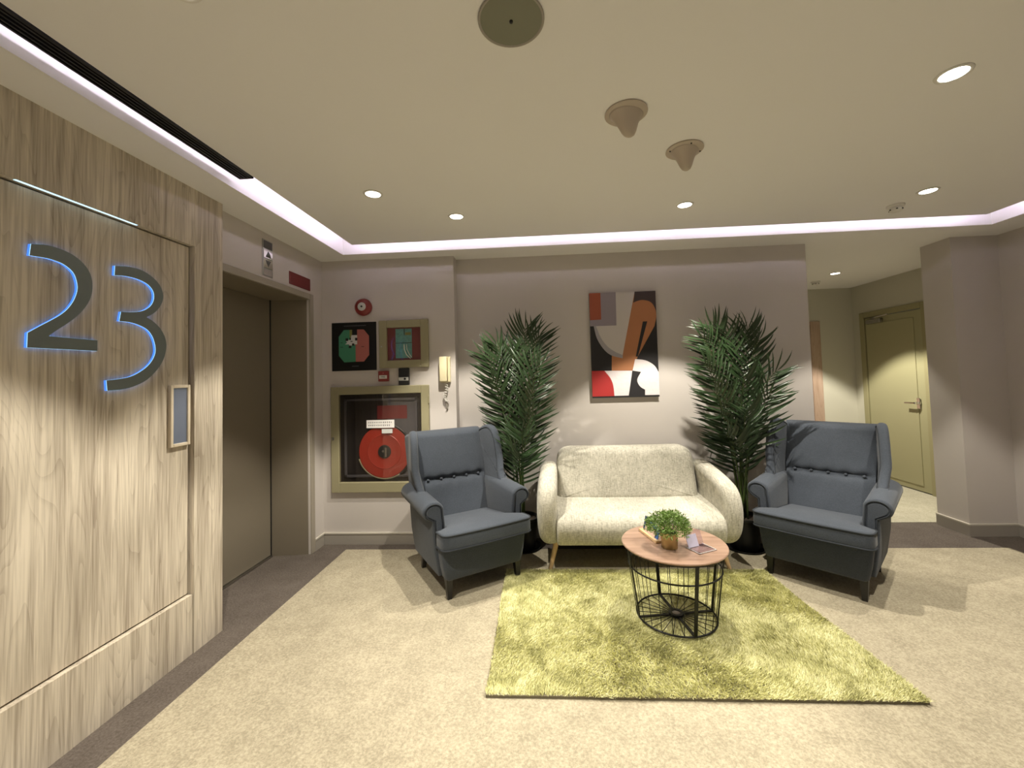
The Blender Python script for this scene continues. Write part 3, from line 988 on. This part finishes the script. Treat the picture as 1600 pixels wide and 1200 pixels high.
MB().tube([(rc[0] + 0.236 * math.cos(a), -0.012, rc[2] + 0.232 * math.sin(a)) for a in [math.radians(x) for x in range(195, 305, 6)]], 0.006, 8).obj('hose_edge', 'khaki_paint', t, True)
MB().box(ix0, ix1, -0.028, -0.0265, iz0, iz1).obj('glass_pane', 'smoked_glass', t)
lb = MB().box(-0.116, 0.129, -0.0305, -0.0285, 0.095, 0.163).obj('label', 'paper_white', t)
li = MB()
for zz, n in ((0.142, 13), (0.117, 12)):
    for k in range(n):
        x = -0.098 + k * 0.0165
        hh = 0.005 + 0.003 * rnd.random()
        ww = 0.0045 + 0.002 * rnd.random()
        li.box(x, x + ww, -0.0309, -0.0304, zz - hh, zz + hh)
        li.box(x - 0.003, x + ww + 0.003, -0.0309, -0.0304, zz + hh * 0.1, zz + hh * 0.1 + 0.002)
li.obj('label_print', 'grey_steel', lb)
MB().box(0.018, 0.112, -0.0300, -0.0285, 0.048, 0.084).obj('small_label', 'map_grey', t)
MB().bbox(-ox + 0.010, -ox + 0.030, -0.038, -0.033, -0.005, 0.022, 0.002, 1).obj('latch', 'brushed_steel', t)
for z in (0.33, -0.33):
    MB().tube([(ox + 0.002, -0.036, z - 0.03), (ox + 0.002, -0.036, z + 0.03)], 0.006, 8).obj('hinge', 'khaki_paint', t)

# ================================================================== PAINTING
PX0, PX1, PZ0, PZ1 = 0.425, 0.997, 1.203, 2.120
PW, PH = PX1 - PX0, PZ1 - PZ0
t = thing('painting', 'tall abstract canvas of brown, white, red and black curved shapes above the sofa', 'painting', (PX0, YB - 0.001, PZ0))
MB().bbox(0, PW, -0.030, 0, 0, PH, 0.003, 1).obj('canvas', 'canvas_side', t)


def patch(name, mat, pts, lvl, k=0):
    pl = pts if not k else smooth_closed(pts, k)
    pl = [(min(1, max(0, a)) * PW, min(1, max(0, b)) * PH) for a, b in pl]
    y1 = -0.0305 - 0.0008 * lvl
    return MB().prism(pl, y1, -0.0298, XZ).obj(name, mat, t)


def arc(cx, cy, rx, ry, a0, a1, n=16):
    return [(cx + rx * math.cos(math.radians(a0 + (a1 - a0) * i / n)), cy + ry * math.sin(math.radians(a0 + (a1 - a0) * i / n))) for i in range(n + 1)]


patch('black_ground', 'paint_black', [(0, 0), (1, 0), (1, 1), (0, 1)], 0)
patch('plum_patch', 'paint_plum', [(0.60, 1), (1, 1), (1, 0.80), (0.60, 0.80)], 1)
brown = [(0.69, 0.985), (0.66, 0.894)] + [tuple(p) for p in smooth_open([(0.66, 0.894), (0.74, 0.912), (0.82, 0.916), (0.925, 0.893), (0.985, 0.83), (0.998, 0.758), (0.965, 0.666)], 4)] + [(0.698, 0.381), (0.609, 0.252), (0.302, 0.255), (0.31, 0.394), (0.40, 0.45)]
patch('brown_loop', 'paint_brown', brown, 2)
patch('black_slit', 'paint_black', [(0.795, 0.712), (0.860, 0.712), (0.700, 0.381), (0.668, 0.382)], 3)
q1 = [(0.0, 0.69)] + [(0.056, 0.69)] + [tuple(p) for p in smooth_open([(0.056, 0.678), (0.099, 0.562), (0.199, 0.457), (0.31, 0.399), (0.471, 0.370)], 4)] + [(0.478, 0.42), (0.4, 0.69)]
patch('grey_crescent', 'paint_grey', q1, 4)
q2 = [(0.395, 1.0), (0.688, 1.0), (0.473, 0.401)] + [tuple(p) for p in smooth_open([(0.473, 0.401), (0.361, 0.434), (0.25, 0.487), (0.156, 0.571), (0.089, 0.683)], 4)][1:] + [(0.395, 0.683)]
patch('white_quadrant', 'paint_white', q2, 5)
patch('lavender_block', 'paint_lavender', [(0, 0.683), (0.397, 0.683), (0.402, 1.0), (0.0, 1.0)], 6)
patch('orange_block', 'paint_orange', [(0, 0.741), (0.170, 0.744), (0.172, 1.0), (0, 1.0)], 7)
q3 = [(0, 0.015), (0, 0.258), (0.192, 0.256)] + [tuple(p) for p in smooth_open([(0.192, 0.256), (0.281, 0.18), (0.317, 0.108), (0.328, 0.015)], 4)][1:]
patch('white_wedge', 'paint_texture_white', [(0.19, 0.256), (0.609, 0.250), (0.542, 0.017), (0.30, 0.017)], 2)
patch('red_quadrant', 'paint_red', q3, 3)
q4 = [tuple(p) for p in smooth_open([(0.657, 0.359), (0.809, 0.344), (0.935, 0.296), (1.0, 0.228)], 4)] + [(1.0, 0.017), (0.784, 0.017), (0.787, 0.065)] + [tuple(p) for p in smooth_open([(0.787, 0.068), (0.713, 0.102), (0.677, 0.163), (0.738, 0.236)], 4)] + [(0.613, 0.250)]
patch('white_scroll', 'paint_texture_white', q4, 3)

# ================================================================== RUG
import numpy as np
RQ = [(-0.292, 1.848), (1.552, 1.856), (1.488, 3.024), (-0.304, 3.024)]
rug = thing('rug', 'yellow green shaggy rectangular rug under the round table', 'rug', (0.62, 2.44, 0))
rv = [(x - 0.62, y - 2.44) for x, y in RQ]
MB().prism(rv, 0.0045, 0.016, ID).obj('backing', 'rug_backing', rug)


def rug_pile():
    g = np.random.default_rng(3)
    n = 230000
    s, q = g.random(n), g.random(n)
    # more fibres along the near edge so that it reads as a fringe
    P = [np.array(p) for p in rv]
    xy = ((1 - s) * (1 - q))[:, None] * P[0] + (s * (1 - q))[:, None] * P[1] + (s * q)[:, None] * P[2] + ((1 - s) * q)[:, None] * P[3]
    ang = g.random(n) * 2 * np.pi
    # combed lean that wanders slowly over the rug
    la = 1.2 * np.sin(xy[:, 0] * 5 + 1.3 * np.sin(xy[:, 1] * 4)) + 1.4 * np.cos(xy[:, 1] * 6 + xy[:, 0] * 2)
    lean = 0.010 * np.stack([np.cos(la), np.sin(la)], 1) + g.normal(0, 0.007, (n, 2))
    h = 0.009 + 0.009 * g.random(n)
    wd = 0.0022 + 0.0012 * g.random(n)
    d = np.stack([np.cos(ang), np.sin(ang)], 1) * wd[:, None]
    v = np.zeros((n, 3, 3), dtype=np.float32)
    v[:, 0, :2] = xy - d; v[:, 0, 2] = 0.014
    v[:, 1, :2] = xy + d; v[:, 1, 2] = 0.014
    v[:, 2, :2] = xy + lean; v[:, 2, 2] = 0.014 + h
    me = bpy.data.meshes.new('pile')
    me.vertices.add(n * 3)
    me.vertices.foreach_set('co', v.reshape(-1))
    me.loops.add(n * 3)
    me.loops.foreach_set('vertex_index', np.arange(n * 3, dtype=np.int32))
    me.polygons.add(n)
    me.polygons.foreach_set('loop_start', np.arange(0, n * 3, 3, dtype=np.int32))
    me.update(calc_edges=True)
    me.materials.append(MATS['rug_shag'])
    o = bpy.data.objects.new('pile', me)
    COL.objects.link(o)
    o.parent = rug
    o['kind'] = 'stuff'


rug_pile()


# ================================================================== WINGBACK CHAIRS
def make_chair(label, loc, rz):
    c = thing('wingback_armchair', label, 'armchair', loc, rz, 'dark grey wingback armchairs')
    # upholstered base
    lv = [(0.118, 0.272, 0.008, 0.53), (0.130, 0.280, -0.002, 0.545), (0.20, 0.295, -0.008, 0.56), (0.30, 0.308, -0.012, 0.59), (0.330, 0.304, -0.006, 0.60)]
    rs = []
    for z, hw, yf, yb in lv:
        rs.append([(a, b, z) for a, b in subdivide_poly(round_poly([(-hw, yf), (hw, yf), (hw - 0.02, yb), (-hw + 0.02, yb)], 0.03, 4), 0.2)])
    n0 = min(len(r) for r in rs)
    rs = [[(a, b, z) for a, b in round_poly([(-hw, yf), (hw, yf), (hw - 0.02, yb), (-hw + 0.02, yb)], 0.03, 5)] for z, hw, yf, yb in lv]
    MB().rings(rs).obj('base', 'chair_cloth', c, True, 50)
    # seat cushion, T shaped
    tp = round_poly([(-0.324, -0.078), (0.324, -0.078), (0.324, 0.058), (0.246, 0.064), (0.246, 0.49), (-0.246, 0.49), (-0.246, 0.064), (-0.324, 0.058)], [0.05, 0.05, 0.02, 0.01, 0.03, 0.03, 0.01, 0.02], 5)
    tp = subdivide_poly(tp, 0.06)
    bow = lambda a, b, h: (a, b - 0.012 * (1 - (a / 0.318) ** 2) * (1 if b < 0.02 else 0), 0.383 + h - 0.13 * max(0.0, b))
    cu = MB().slab(tp, 0.112, 0.024, bow, 4, 0.024).obj('seat_cushion', 'chair_cloth', c, True)
    for h in (0.046, -0.044):
        MB().tube([bow(a, b, h) for a, b in inset(tp, 0.001)], 0.0062, 6, True).obj('piping', 'piping_cloth', cu, True)
    # tufted backrest
    rows = []
    nz = 44
    NX = 25
    def yfront(z):
        return 0.458 + 0.205 * (z - 0.34) / 0.645
    butz = 0.636
    bx = [-0.208, -0.104, 0.0, 0.104, 0.208]
    for i in range(nz + 1):
        z = 0.325 + (0.990 - 0.325) * i / nz
        hw = 0.252 + 0.036 * (z - 0.34) / 0.645
        yf = yfront(z)
        ring = []
        for j in range(NX):
            x = -hw + 2 * hw * j / (NX - 1)
            u = x / hw
            top = max(0.0, (z - 0.955) / 0.035)
            pad = 0.034 * (1 - abs(u) ** 5) * (1 - min(1, top) ** 2)
            crease = 0.020 * math.exp(-((z - butz) / 0.014) ** 2) * (1 - abs(u) ** 8)
            pit = sum(0.020 * math.exp(-((x - b) ** 2 + (z - butz) ** 2) / 0.0011) for b in bx)
            ring.append((x, yf - pad + crease + pit + 0.03 * min(1, top) ** 2, z))
        yb = yf + 0.105 - 0.035 * min(1, max(0.0, (z - 0.955) / 0.035)) ** 2
        for j in range(6):
            x = hw - 2 * hw * j / 5
            ring.append((x, yb, z))
        rows.append(ring)
    br = MB().rings(rows).obj('backrest', 'chair_cloth', c, True, 60)
    for b in bx:
        MB().lathe([(0.0005, -0.012), (0.007, -0.010), (0.011, -0.004), (0.010, 0.002)], 14, (b, yfront(butz) - 0.006, butz), 'Y').obj('button', 'chair_cloth', br, True)
    # wings
    wp = [(0.26, 0.560), (0.315, 0.600), (0.365, 0.665), (0.395, 0.745), (0.412, 0.83), (0.432, 0.915), (0.468, 0.985), (0.525, 1.018), (0.590, 1.010), (0.66, 0.985), (0.735, 0.970), (0.748, 0.93), (0.70, 0.76), (0.655, 0.58), (0.60, 0.42), (0.52, 0.45), (0.40, 0.52)]
    wp = smooth_closed(wp, 3)
    for s in (-1, 1):
        fn = lambda a, b, h: (s * (0.302 + h + max(0.0, 0.62 - a) * 0.20 * min(1, max(0, (b - 0.50) / 0.25)) - 0.030 * max(0, (0.75 - b))), a, b)
        wg = MB().slab(wp, 0.056, 0.024, fn, 4, 0.002).obj('wing', 'chair_cloth', c, True)
        pth = [fn(a, b, -0.0275) for a, b in inset(wp, 0.022)][0:31]
        MB().tube(pth, 0.004, 6).obj('piping', 'piping_cloth', wg, True)
    # scroll arms
    ap = [(0.247, 0.13), (0.247, 0.30), (0.250, 0.46), (0.256, 0.52)]
    ap += [(0.328 + 0.072 * math.cos(math.radians(a)), 0.545 + 0.062 * math.sin(math.radians(a))) for a in range(165, -66, -15)]
    ap += [(0.336, 0.478), (0.335, 0.43), (0.326, 0.30), (0.300, 0.13)]
    for s in (-1, 1):
        # the arm top drops a little towards the front
        fn = lambda a, b, h: (s * a, h, b + (0.05 * (h - 0.08) if b > 0.4 else 0))
        am = MB().slab(ap, 0.53, 0.016, lambda a, b, h: fn(a, b, h + 0.340), 3).obj('arm', 'chair_cloth', c, True, 50)
        fr_ = [(a, b) for a, b in inset(ap, 0.014)]
        pts = [fn(a, b, 0.073) for a, b in fr_[1:-1]]
        MB().tube(pts, 0.0045, 6).obj('piping', 'piping_cloth', am, True)
        pan = inset(ap, 0.026)
        MB().prism([(a, b) for a, b in pan], 0.068, 0.090, fn).obj('front_panel', 'chair_cloth', am)
    # legs
    for sx in (-1, 1):
        for yb, lean in ((0.035, -0.010), (0.50, 0.055)):
            rs = []
            for z, hw, q in ((0.0, 0.0135, 1.0), (0.128, 0.022, 0.0)):
                cx_, cy_ = sx * (0.252 - 0.0 * q), yb + lean * q
                rs.append([(cx_ + a * hw, cy_ + b * hw, z) for a, b in ((-1, -1), (1, -1), (1, 1), (-1, 1))])
            MB().rings(rs).obj('leg', 'chair_leg_black', c)
    return c


chairL = make_chair('dark grey buttoned wingback armchair in front of the hose cabinet, beside the wall corner', (-0.414, 2.774, 0.004), math.radians(34))
chairR = copy_tree(chairL)
chairR.location = (1.694, 2.813, 0.004)
chairR.rotation_euler = (0, 0, math.radians(-44.2))
chairR['label'] = 'dark grey buttoned wingback armchair before the corridor, with palm shadow on its back'

# ================================================================== SOFA
sofa = thing('sofa', 'two seat beige heather fabric sofa with rounded arms and tapered oak legs', 'sofa', (0.640, 3.25, 0.0))
SX = lambda x: x - 0.640
SYf = lambda y: y - 3.25
# seat block: rounded nose profile
sp = [(3.52, 0.21), (3.52, 0.42), (3.30, 0.435), (3.10, 0.430), (3.005, 0.413), (2.955, 0.382), (2.935, 0.335), (2.938, 0.285), (2.955, 0.235), (2.985, 0.203), (3.06, 0.196), (3.3, 0.196)]
sp = smooth_closed(sp, 4)
MB().slab(sp, 1.165, 0.022, lambda a, b, h: (h, SYf(a), b), 4, 0.0, SX(0.647)).obj('seat', 'sofa_cloth', sofa, True)
# back
bp_ = round_poly([(0.085, 0.40), (1.200, 0.40), (1.190, 0.812), (0.098, 0.812)], [0.04, 0.04, 0.12, 0.12], 7)
bp_ = subdivide_poly(bp_, 0.08)
MB().slab(bp_, 0.175, 0.055, lambda a, b, h: (SX(a), SYf(3.435 + h + 0.22 * (b - 0.42) - 0.02 * (1 - ((a - 0.64) / 0.56) ** 2)), b), 5, 0.003).obj('back_cushion', 'sofa_cloth', sofa, True)
shell = round_poly([(3.40, 0.20), (3.585, 0.20), (3.635, 0.66), (3.59, 0.69), (3.47, 0.45)], 0.03, 4)
MB().slab(subdivide_poly(shell, 0.08), 1.06, 0.03, lambda a, b, h: (h, SYf(a), b), 3, 0, SX(0.645)).obj('back_frame', 'sofa_cloth', sofa, True)
# arms
arm_p = [(3.60, 0.24), (3.62, 0.45), (3.60, 0.625), (3.50, 0.692), (3.38, 0.692), (3.22, 0.672), (3.08, 0.642), (2.995, 0.605), (2.950, 0.535), (2.936, 0.440), (2.942, 0.345), (2.962, 0.265), (3.005, 0.212), (3.09, 0.190), (3.4, 0.195)]
arm_p = smooth_closed(arm_p, 4)
for s, x0 in ((-1, 0.022), (1, 1.262)):
    MB().slab(arm_p, 0.140, 0.058, lambda a, b, h: (SX(x0 + h + s * (0.035 * (1 - ((b - 0.42) / 0.27) ** 2) - 0.012)), SYf(a), b), 6, 0.004).obj('arm', 'sofa_cloth', sofa, True)
for x, dx in ((0.064, -0.052), (1.222, 0.052)):
    for y, dy in ((3.075, -0.030), (3.50, 0.03)):
        pts = [(SX(x + dx), SYf(y + dy), 0.004), (SX(x), SYf(y), 0.205)]
        MB().tube(pts, 0.0125, 14, r1=0.022).obj('leg', 'oak_leg', sofa, True, 50)

# ================================================================== COFFEE TABLE
TC = (0.713, 2.443)
tb = thing('coffee_table', 'round walnut topped coffee table on a black wire basket base', 'coffee table', (TC[0], TC[1], 0.0))
TZ = 0.438
MB().lathe([(0.0005, TZ - 0.016), (0.272, TZ - 0.016), (0.284, TZ - 0.010), (0.286, TZ - 0.004), (0.283, TZ), (0.0005, TZ)], 72).obj('tabletop', 'walnut_top', tb, True, 30)
zb = 0.038                                     # base ring stands on the rug pile
RB, RH, ZH = 0.214, 0.250, 0.315
rad = lambda z: RB + (RH - RB) * (z - zb) / (ZH - zb)
circ = lambda r, z, n=48: [(r * math.cos(2 * PI * i / n), r * math.sin(2 * PI * i / n), z) for i in range(n)]
MB().tube(circ(RB, zb), 0.005, 8, True).obj('base_ring', 'black_metal', tb, True)
MB().tube(circ(RH, ZH), 0.0045, 8, True).obj('hoop', 'black_metal', tb, True)
MB().tube(circ(rad(TZ - 0.02), TZ - 0.021), 0.005, 8, True).obj('top_ring', 'black_metal', tb, True)
MB().lathe([(0.024, zb - 0.004), (0.040, zb - 0.004), (0.040, zb + 0.010), (0.024, zb + 0.010)], 24, cap0=False, cap1=False).obj('hub', 'black_metal', tb)
MB().lathe([(0.0005, zb - 0.002), (0.026, zb - 0.002), (0.026, zb + 0.004), (0.0005, zb + 0.004)], 24).obj('hub_plate', 'skirting_paint', tb)
legs_a = [math.atan2(-0.225, 0.034), math.atan2(0.179, -0.046), math.atan2(0.02, 0.21), math.atan2(-0.059, -0.221)]
legs_a = [-1.42, -1.42 + PI / 2, -1.42 + PI, -1.42 + 1.5 * PI]
for a in legs_a:
    e = Vector((math.cos(a), math.sin(a), 0)); tn = Vector((-e.y, e.x, 0))
    v = []
    for z in (zb - 0.005, TZ - 0.017):
        p = e * rad(z); p.z = z
        for s1, s2 in ((-1, -1), (1, -1), (1, 1), (-1, 1)):
            v.append(p + tn * 0.009 * s1 + e * 0.003 * s2)
    MB().rings([v[:4], v[4:]]).obj('leg', 'black_metal', tb)
    p0, p1 = e * 0.036, e * RB
    v = [p + tn * 0.008 * s1 + Vector((0, 0, zb + 0.003 * s2)) for p in (p0, p1) for s1, s2 in ((-1, -1), (1, -1), (1, 1), (-1, 1))]
    MB().rings([v[:4], v[4:]]).obj('base_bar', 'black_metal', tb)
    for k in range(1, 6):
        b = a + k * PI / 2 / 6
        e2 = Vector((math.cos(b), math.sin(b), 0))
        q0 = e2 * rad(zb); q0.z = zb
        q1 = e2 * rad(TZ - 0.02); q1.z = TZ - 0.02
        MB().tube([q0, q1], 0.0020, 6).obj('rod', 'black_metal', tb)
        q2 = e2 * 0.038; q2.z = zb
        MB().tube([q2, q0], 0.0020, 6).obj('spoke', 'black_metal', tb)

# ------------------------------------------------------------------ on the table
pt = thing('potted_plant', 'bushy bright green plant in a small gold pot on the table', 'plant', (0.672, 2.372, TZ))
MB().lathe([(0.0005, 0.0), (0.041, 0.0), (0.0435, 0.004), (0.0455, 0.080), (0.0455, 0.086), (0.042, 0.086), (0.041, 0.076), (0.0005, 0.074)], 40).obj('pot', 'gold_pot', pt, True, 35)
MB().lathe([(0.0005, 0.078), (0.041, 0.076), (0.041, 0.074), (0.0005, 0.074)], 20).obj('soil', 'soil', pt)
fo = MB()
r2 = random.Random(11)
for i in range(1300):
    th = r2.random() * 2 * PI
    ph = math.acos(1 - 1.08 * r2.random())
    R_ = 0.112 * (0.55 + 0.45 * r2.random() ** 0.5) * (1 + 0.10 * math.sin(3 * th))
    dvec = Vector((math.sin(ph) * math.cos(th) * 1.05, math.sin(ph) * math.sin(th), math.cos(ph) * 0.86))
    p1 = Vector((0, 0, 0.094)) + dvec * R_
    # leaflets
    for k in range(3):
        side = Vector((r2.uniform(-1, 1), r2.uniform(-1, 1), r2.uniform(-.6, 1))).normalized()
        ax = (dvec * 0.5 + side * 0.8).normalized()
        wv = ax.cross(Vector((r2.uniform(-1, 1), r2.uniform(-1, 1), r2.uniform(-1, 1)))).normalized()
        ln = r2.uniform(0.012, 0.024); wd = r2.uniform(0.0014, 0.0026)
        q0 = p1 + side * 0.003
        fo.add([q0, q0 + ax * ln * 0.5 + wv * wd, q0 + ax * ln, q0 + ax * ln * 0.5 - wv * wd], [(0, 1, 2, 3)])
f_ = fo.obj('foliage', 'moss_leaf', pt)
f_['kind'] = 'stuff'
stm = MB()
for i in range(70):
    th = r2.random() * 2 * PI; ph = math.acos(1 - 1.1 * r2.random())
    dv = Vector((math.sin(ph) * math.cos(th), math.sin(ph) * math.sin(th), math.cos(ph) * 0.86)) * 0.075
    stm.tube([(dv.x * 0.2, dv.y * 0.2, 0.074), Vector((0, 0, 0.09)) + dv], 0.0012, 4)
s_ = stm.obj('stems', 'palm_stem', pt)
s_['kind'] = 'stuff'

# leaflet holder behind the pot
lh = thing('leaflet_holder', 'wooden leaflet stand holding blue brochures behind the gold pot', 'leaflet holder', (0.600, 2.520, TZ), math.radians(-76))
MB().bbox(-0.105, 0.105, -0.016, 0.016, 0.0, 0.016, 0.002, 1).obj('wooden_base', 'oak_leg', lh)
for k, (mt, yy, hh, xx, nm) in enumerate((('book_pink', -0.006, 0.060, 0.0, 'card'), ('book_blue', 0.000, 0.078, 0.030, 'brochure'), ('book_navy', 0.007, 0.092, -0.035, 'brochure'))):
    MB().add([(xx - 0.06, yy, 0.008), (xx + 0.06, yy, 0.008), (xx + 0.06, yy + 0.02, hh), (xx - 0.06, yy + 0.02, hh),
              (xx - 0.06, yy + 0.003, 0.008), (xx + 0.06, yy + 0.003, 0.008), (xx + 0.06, yy + 0.023, hh), (xx - 0.06, yy + 0.023, hh)],
             [(0, 1, 2, 3), (7, 6, 5, 4), (0, 4, 5, 1), (1, 5, 6, 2), (2, 6, 7, 3), (3, 7, 4, 0)]).obj(nm, mt, lh)

# clear acrylic sign stand
ac = thing('acrylic_stand', 'clear acrylic sign stand holding a lilac card on the table', 'sign stand', (0.832, 2.345, TZ), math.radians(26))
MB().bbox(-0.062, 0.062, -0.050, 0.050, 0.0, 0.003, 0.001, 1).obj('base', 'acrylic', ac)
bk = lambda a, b, h: (a, 0.030 + h + 0.38 * b, b)
MB().prism([(-0.056, 0.003), (0.056, 0.003), (0.056, 0.082), (-0.056, 0.082)], 0.0, 0.003, bk).obj('upright', 'acrylic', ac)
MB().prism([(-0.056, 0.004), (0.018, 0.004), (0.018, 0.064), (-0.056, 0.064)], -0.0015, -0.0005, bk).obj('card', 'lilac_paper', ac)
ed = MB()
ed.box(-0.062, -0.059, -0.05, 0.05, 0.003, 0.0055)
ed.box(0.059, 0.062, -0.05, 0.05, 0.003, 0.0055)
ed.box(-0.062, 0.062, -0.05, -0.047, 0.003, 0.0055)
ed.obj('edge', 'map_grey', ac)


# ================================================================== PALMS
def leaf_mesh():
    """one leaflet, 1 unit long along +X, drooping a little"""
    st = [(0.0, 0.008, 0.0), (0.18, 0.030, 0.016), (0.42, 0.036, 0.018), (0.62, 0.033, 0.002), (0.82, 0.021, -0.04), (1.0, 0.002, -0.11)]
    v = []; f = []
    for x, hw, z in st:
        c = 0.20 * x * x
        v += [(x, c - hw, z + hw * 0.35), (x, c, z), (x, c + hw, z + hw * 0.35)]
    for i in range(len(st) - 1):
        for j in (0, 1):
            a = i * 3 + j
            f.append((a, a + 1, a + 4, a + 3))
    me = bpy.data.meshes.new('leaflet')
    me.from_pydata(v, [], f)
    me.materials.append(MATS['palm_leaf'])
    me.polygons.foreach_set('use_smooth', [True] * len(f))
    return me


LEAF = leaf_mesh()
LV = [v.co.copy() for v in LEAF.vertices]
LF = [tuple(p.vertices) for p in LEAF.polygons]


def palm(label, base, tips, seed, single_budget, pot_vis=True, ymax=3.62):
    R = random.Random(seed)
    p = thing('potted_palm', label, 'palm', base, R.random(), 'potted palms flanking the sofa')
    p.rotation_euler = (0, 0, 0)
    B = Vector(base)
    MB().lathe([(0.0005, 0.0), (0.098, 0.0), (0.104, 0.010), (0.128, 0.235), (0.134, 0.24), (0.134, 0.255), (0.122, 0.255), (0.120, 0.225), (0.0005, 0.222)], 40).obj('pot', 'black_plastic', p, True, 40)
    MB().lathe([(0.0005, 0.232), (0.119, 0.229), (0.119, 0.222), (0.0005, 0.222)], 24).obj('soil', 'soil', p)
    MB().lathe([(0.0005, 0.0), (0.14, 0.0), (0.155, 0.018), (0.150, 0.018), (0.135, 0.004), (0.0005, 0.004)], 36).obj('saucer', 'black_plastic', p, True, 40)
    used = 0
    for k, (tx, ty, tz) in enumerate(tips):
        tip = Vector((tx, ty, tz)) - B
        a0 = Vector((R.uniform(-0.035, 0.035), R.uniform(-0.035, 0.035), 0.225))
        # arch: rises steeply, bends out at the end
        c1 = Vector((a0.x + (tip.x - a0.x) * 0.16, a0.y + (tip.y - a0.y) * 0.16, 0.225 + (tip.z - 0.225) * 0.52))
        c2 = Vector((a0.x + (tip.x - a0.x) * 0.58, a0.y + (tip.y - a0.y) * 0.58, 0.225 + (tip.z - 0.225) * 0.93))
        curve = []
        for i in range(17):
            s = i / 16
            curve.append(a0 * (1 - s) ** 3 + c1 * 3 * s * (1 - s) ** 2 + c2 * 3 * s * s * (1 - s) + tip * s ** 3)
        fr_ = MB().tube(curve, 0.0065, 6, r1=0.0018).obj('frond', 'palm_stem', p, True)
        L_ = (tip - a0).length
        start = 1 - min(0.62, 0.78 / max(0.5, L_))
        fx, fz = R.uniform(-.35, .35), R.uniform(-.1, .45)
        joined = MB()
        npair = int(10 + 6 * min(1, L_ / 1.4))
        for i in range(npair + 1):
            s = start + (1 - start) * i / npair
            q = s * 16
            j = min(15, int(q))
            pos = curve[j].lerp(curve[j + 1], q - j)
            tan = (curve[j + 1] - curve[j]).normalized()
            # leaf plane: facing out from the wall, tilted at random
            face = Vector((fx + R.uniform(-.06, .06), -1, fz + R.uniform(-.06, .06))).normalized()
            side = tan.cross(face).normalized()
            rel = i / npair
            ln = (0.135 + 0.125 * math.sin(PI * min(1, 0.22 + 0.72 * rel))) * R.uniform(0.88, 1.12)
            for sg in ((-1, 1) if i < npair else (0,)):
                ang = math.radians(R.uniform(66, 78) - 34 * rel)
                dr = (tan * math.cos(ang) + side * sg * math.sin(ang) + face * R.uniform(-0.02, 0.20)).normalized()
                if sg == 0:
                    dr = tan
                nrm = (face - dr * face.dot(dr)).normalized()
                if nrm.z < 0 and abs(dr.z) < 0.6:
                    nrm = (nrm + Vector((0, 0, 0.7)))
                    nrm = (nrm - dr * nrm.dot(dr)).normalized()
                yv = nrm.cross(dr)
                M = Matrix((dr, yv, nrm)).transposed().to_4x4()
                M.translation = pos
                flip = 1 if yv.dot(tan) >= 0 else -1
                M = M @ Matrix.Diagonal((ln, ln * 1.05 * flip, ln * 1.2, 1))
                tipy = (M @ Vector((1, 0, -0.13))).y + B.y
                if tipy > ymax:
                    M.translation.y -= tipy - ymax
                if used < single_budget:
                    o = bpy.data.objects.new('leaflet', LEAF)
                    COL.objects.link(o)
                    o.parent = fr_
                    o.matrix_local = M
                    used += 1
                else:
                    joined.add([M @ v for v in LV], LF)
        if joined.v:
            jo = joined.obj('leaflets', 'palm_leaf', fr_, True)
            jo['kind'] = 'stuff'
    return p


tipsL = [(-0.47, 3.32, 1.59), (-0.37, 3.36, 1.67), (-0.24, 3.38, 1.62), (-0.13, 3.34, 1.80), (-0.02, 3.30, 1.72), (-0.01, 3.28, 1.50),
         (-0.42, 3.30, 1.40), (-0.06, 3.24, 1.30), (-0.38, 3.46, 1.22), (-0.08, 3.30, 1.10), (-0.31, 3.48, 0.98), (-0.18, 3.30, 0.96), (-0.20, 3.30, 0.80)]
palm('bushy green palm rising between the sofa and the armchair by the hose cabinet', (-0.205, 3.46, 0.0), tipsL, 5, 290)
tipsR = [(1.24, 3.26, 1.66), (1.33, 3.30, 1.76), (1.46, 3.30, 1.70), (1.60, 3.30, 1.73), (1.66, 3.26, 1.64), (1.76, 3.22, 1.40),
         (1.22, 3.20, 1.46), (1.26, 3.16, 1.26), (1.74, 3.28, 1.22), (1.50, 3.16, 1.38), (1.34, 3.24, 1.08), (1.64, 3.46, 1.04), (1.40, 3.30, 0.92), (1.52, 3.20, 1.12), (1.59, 3.44, 0.90)]
palm('bushy green palm in a visible black pot between the sofa and the corridor armchair', (1.560, 3.44, 0.0), tipsR, 9, 290)
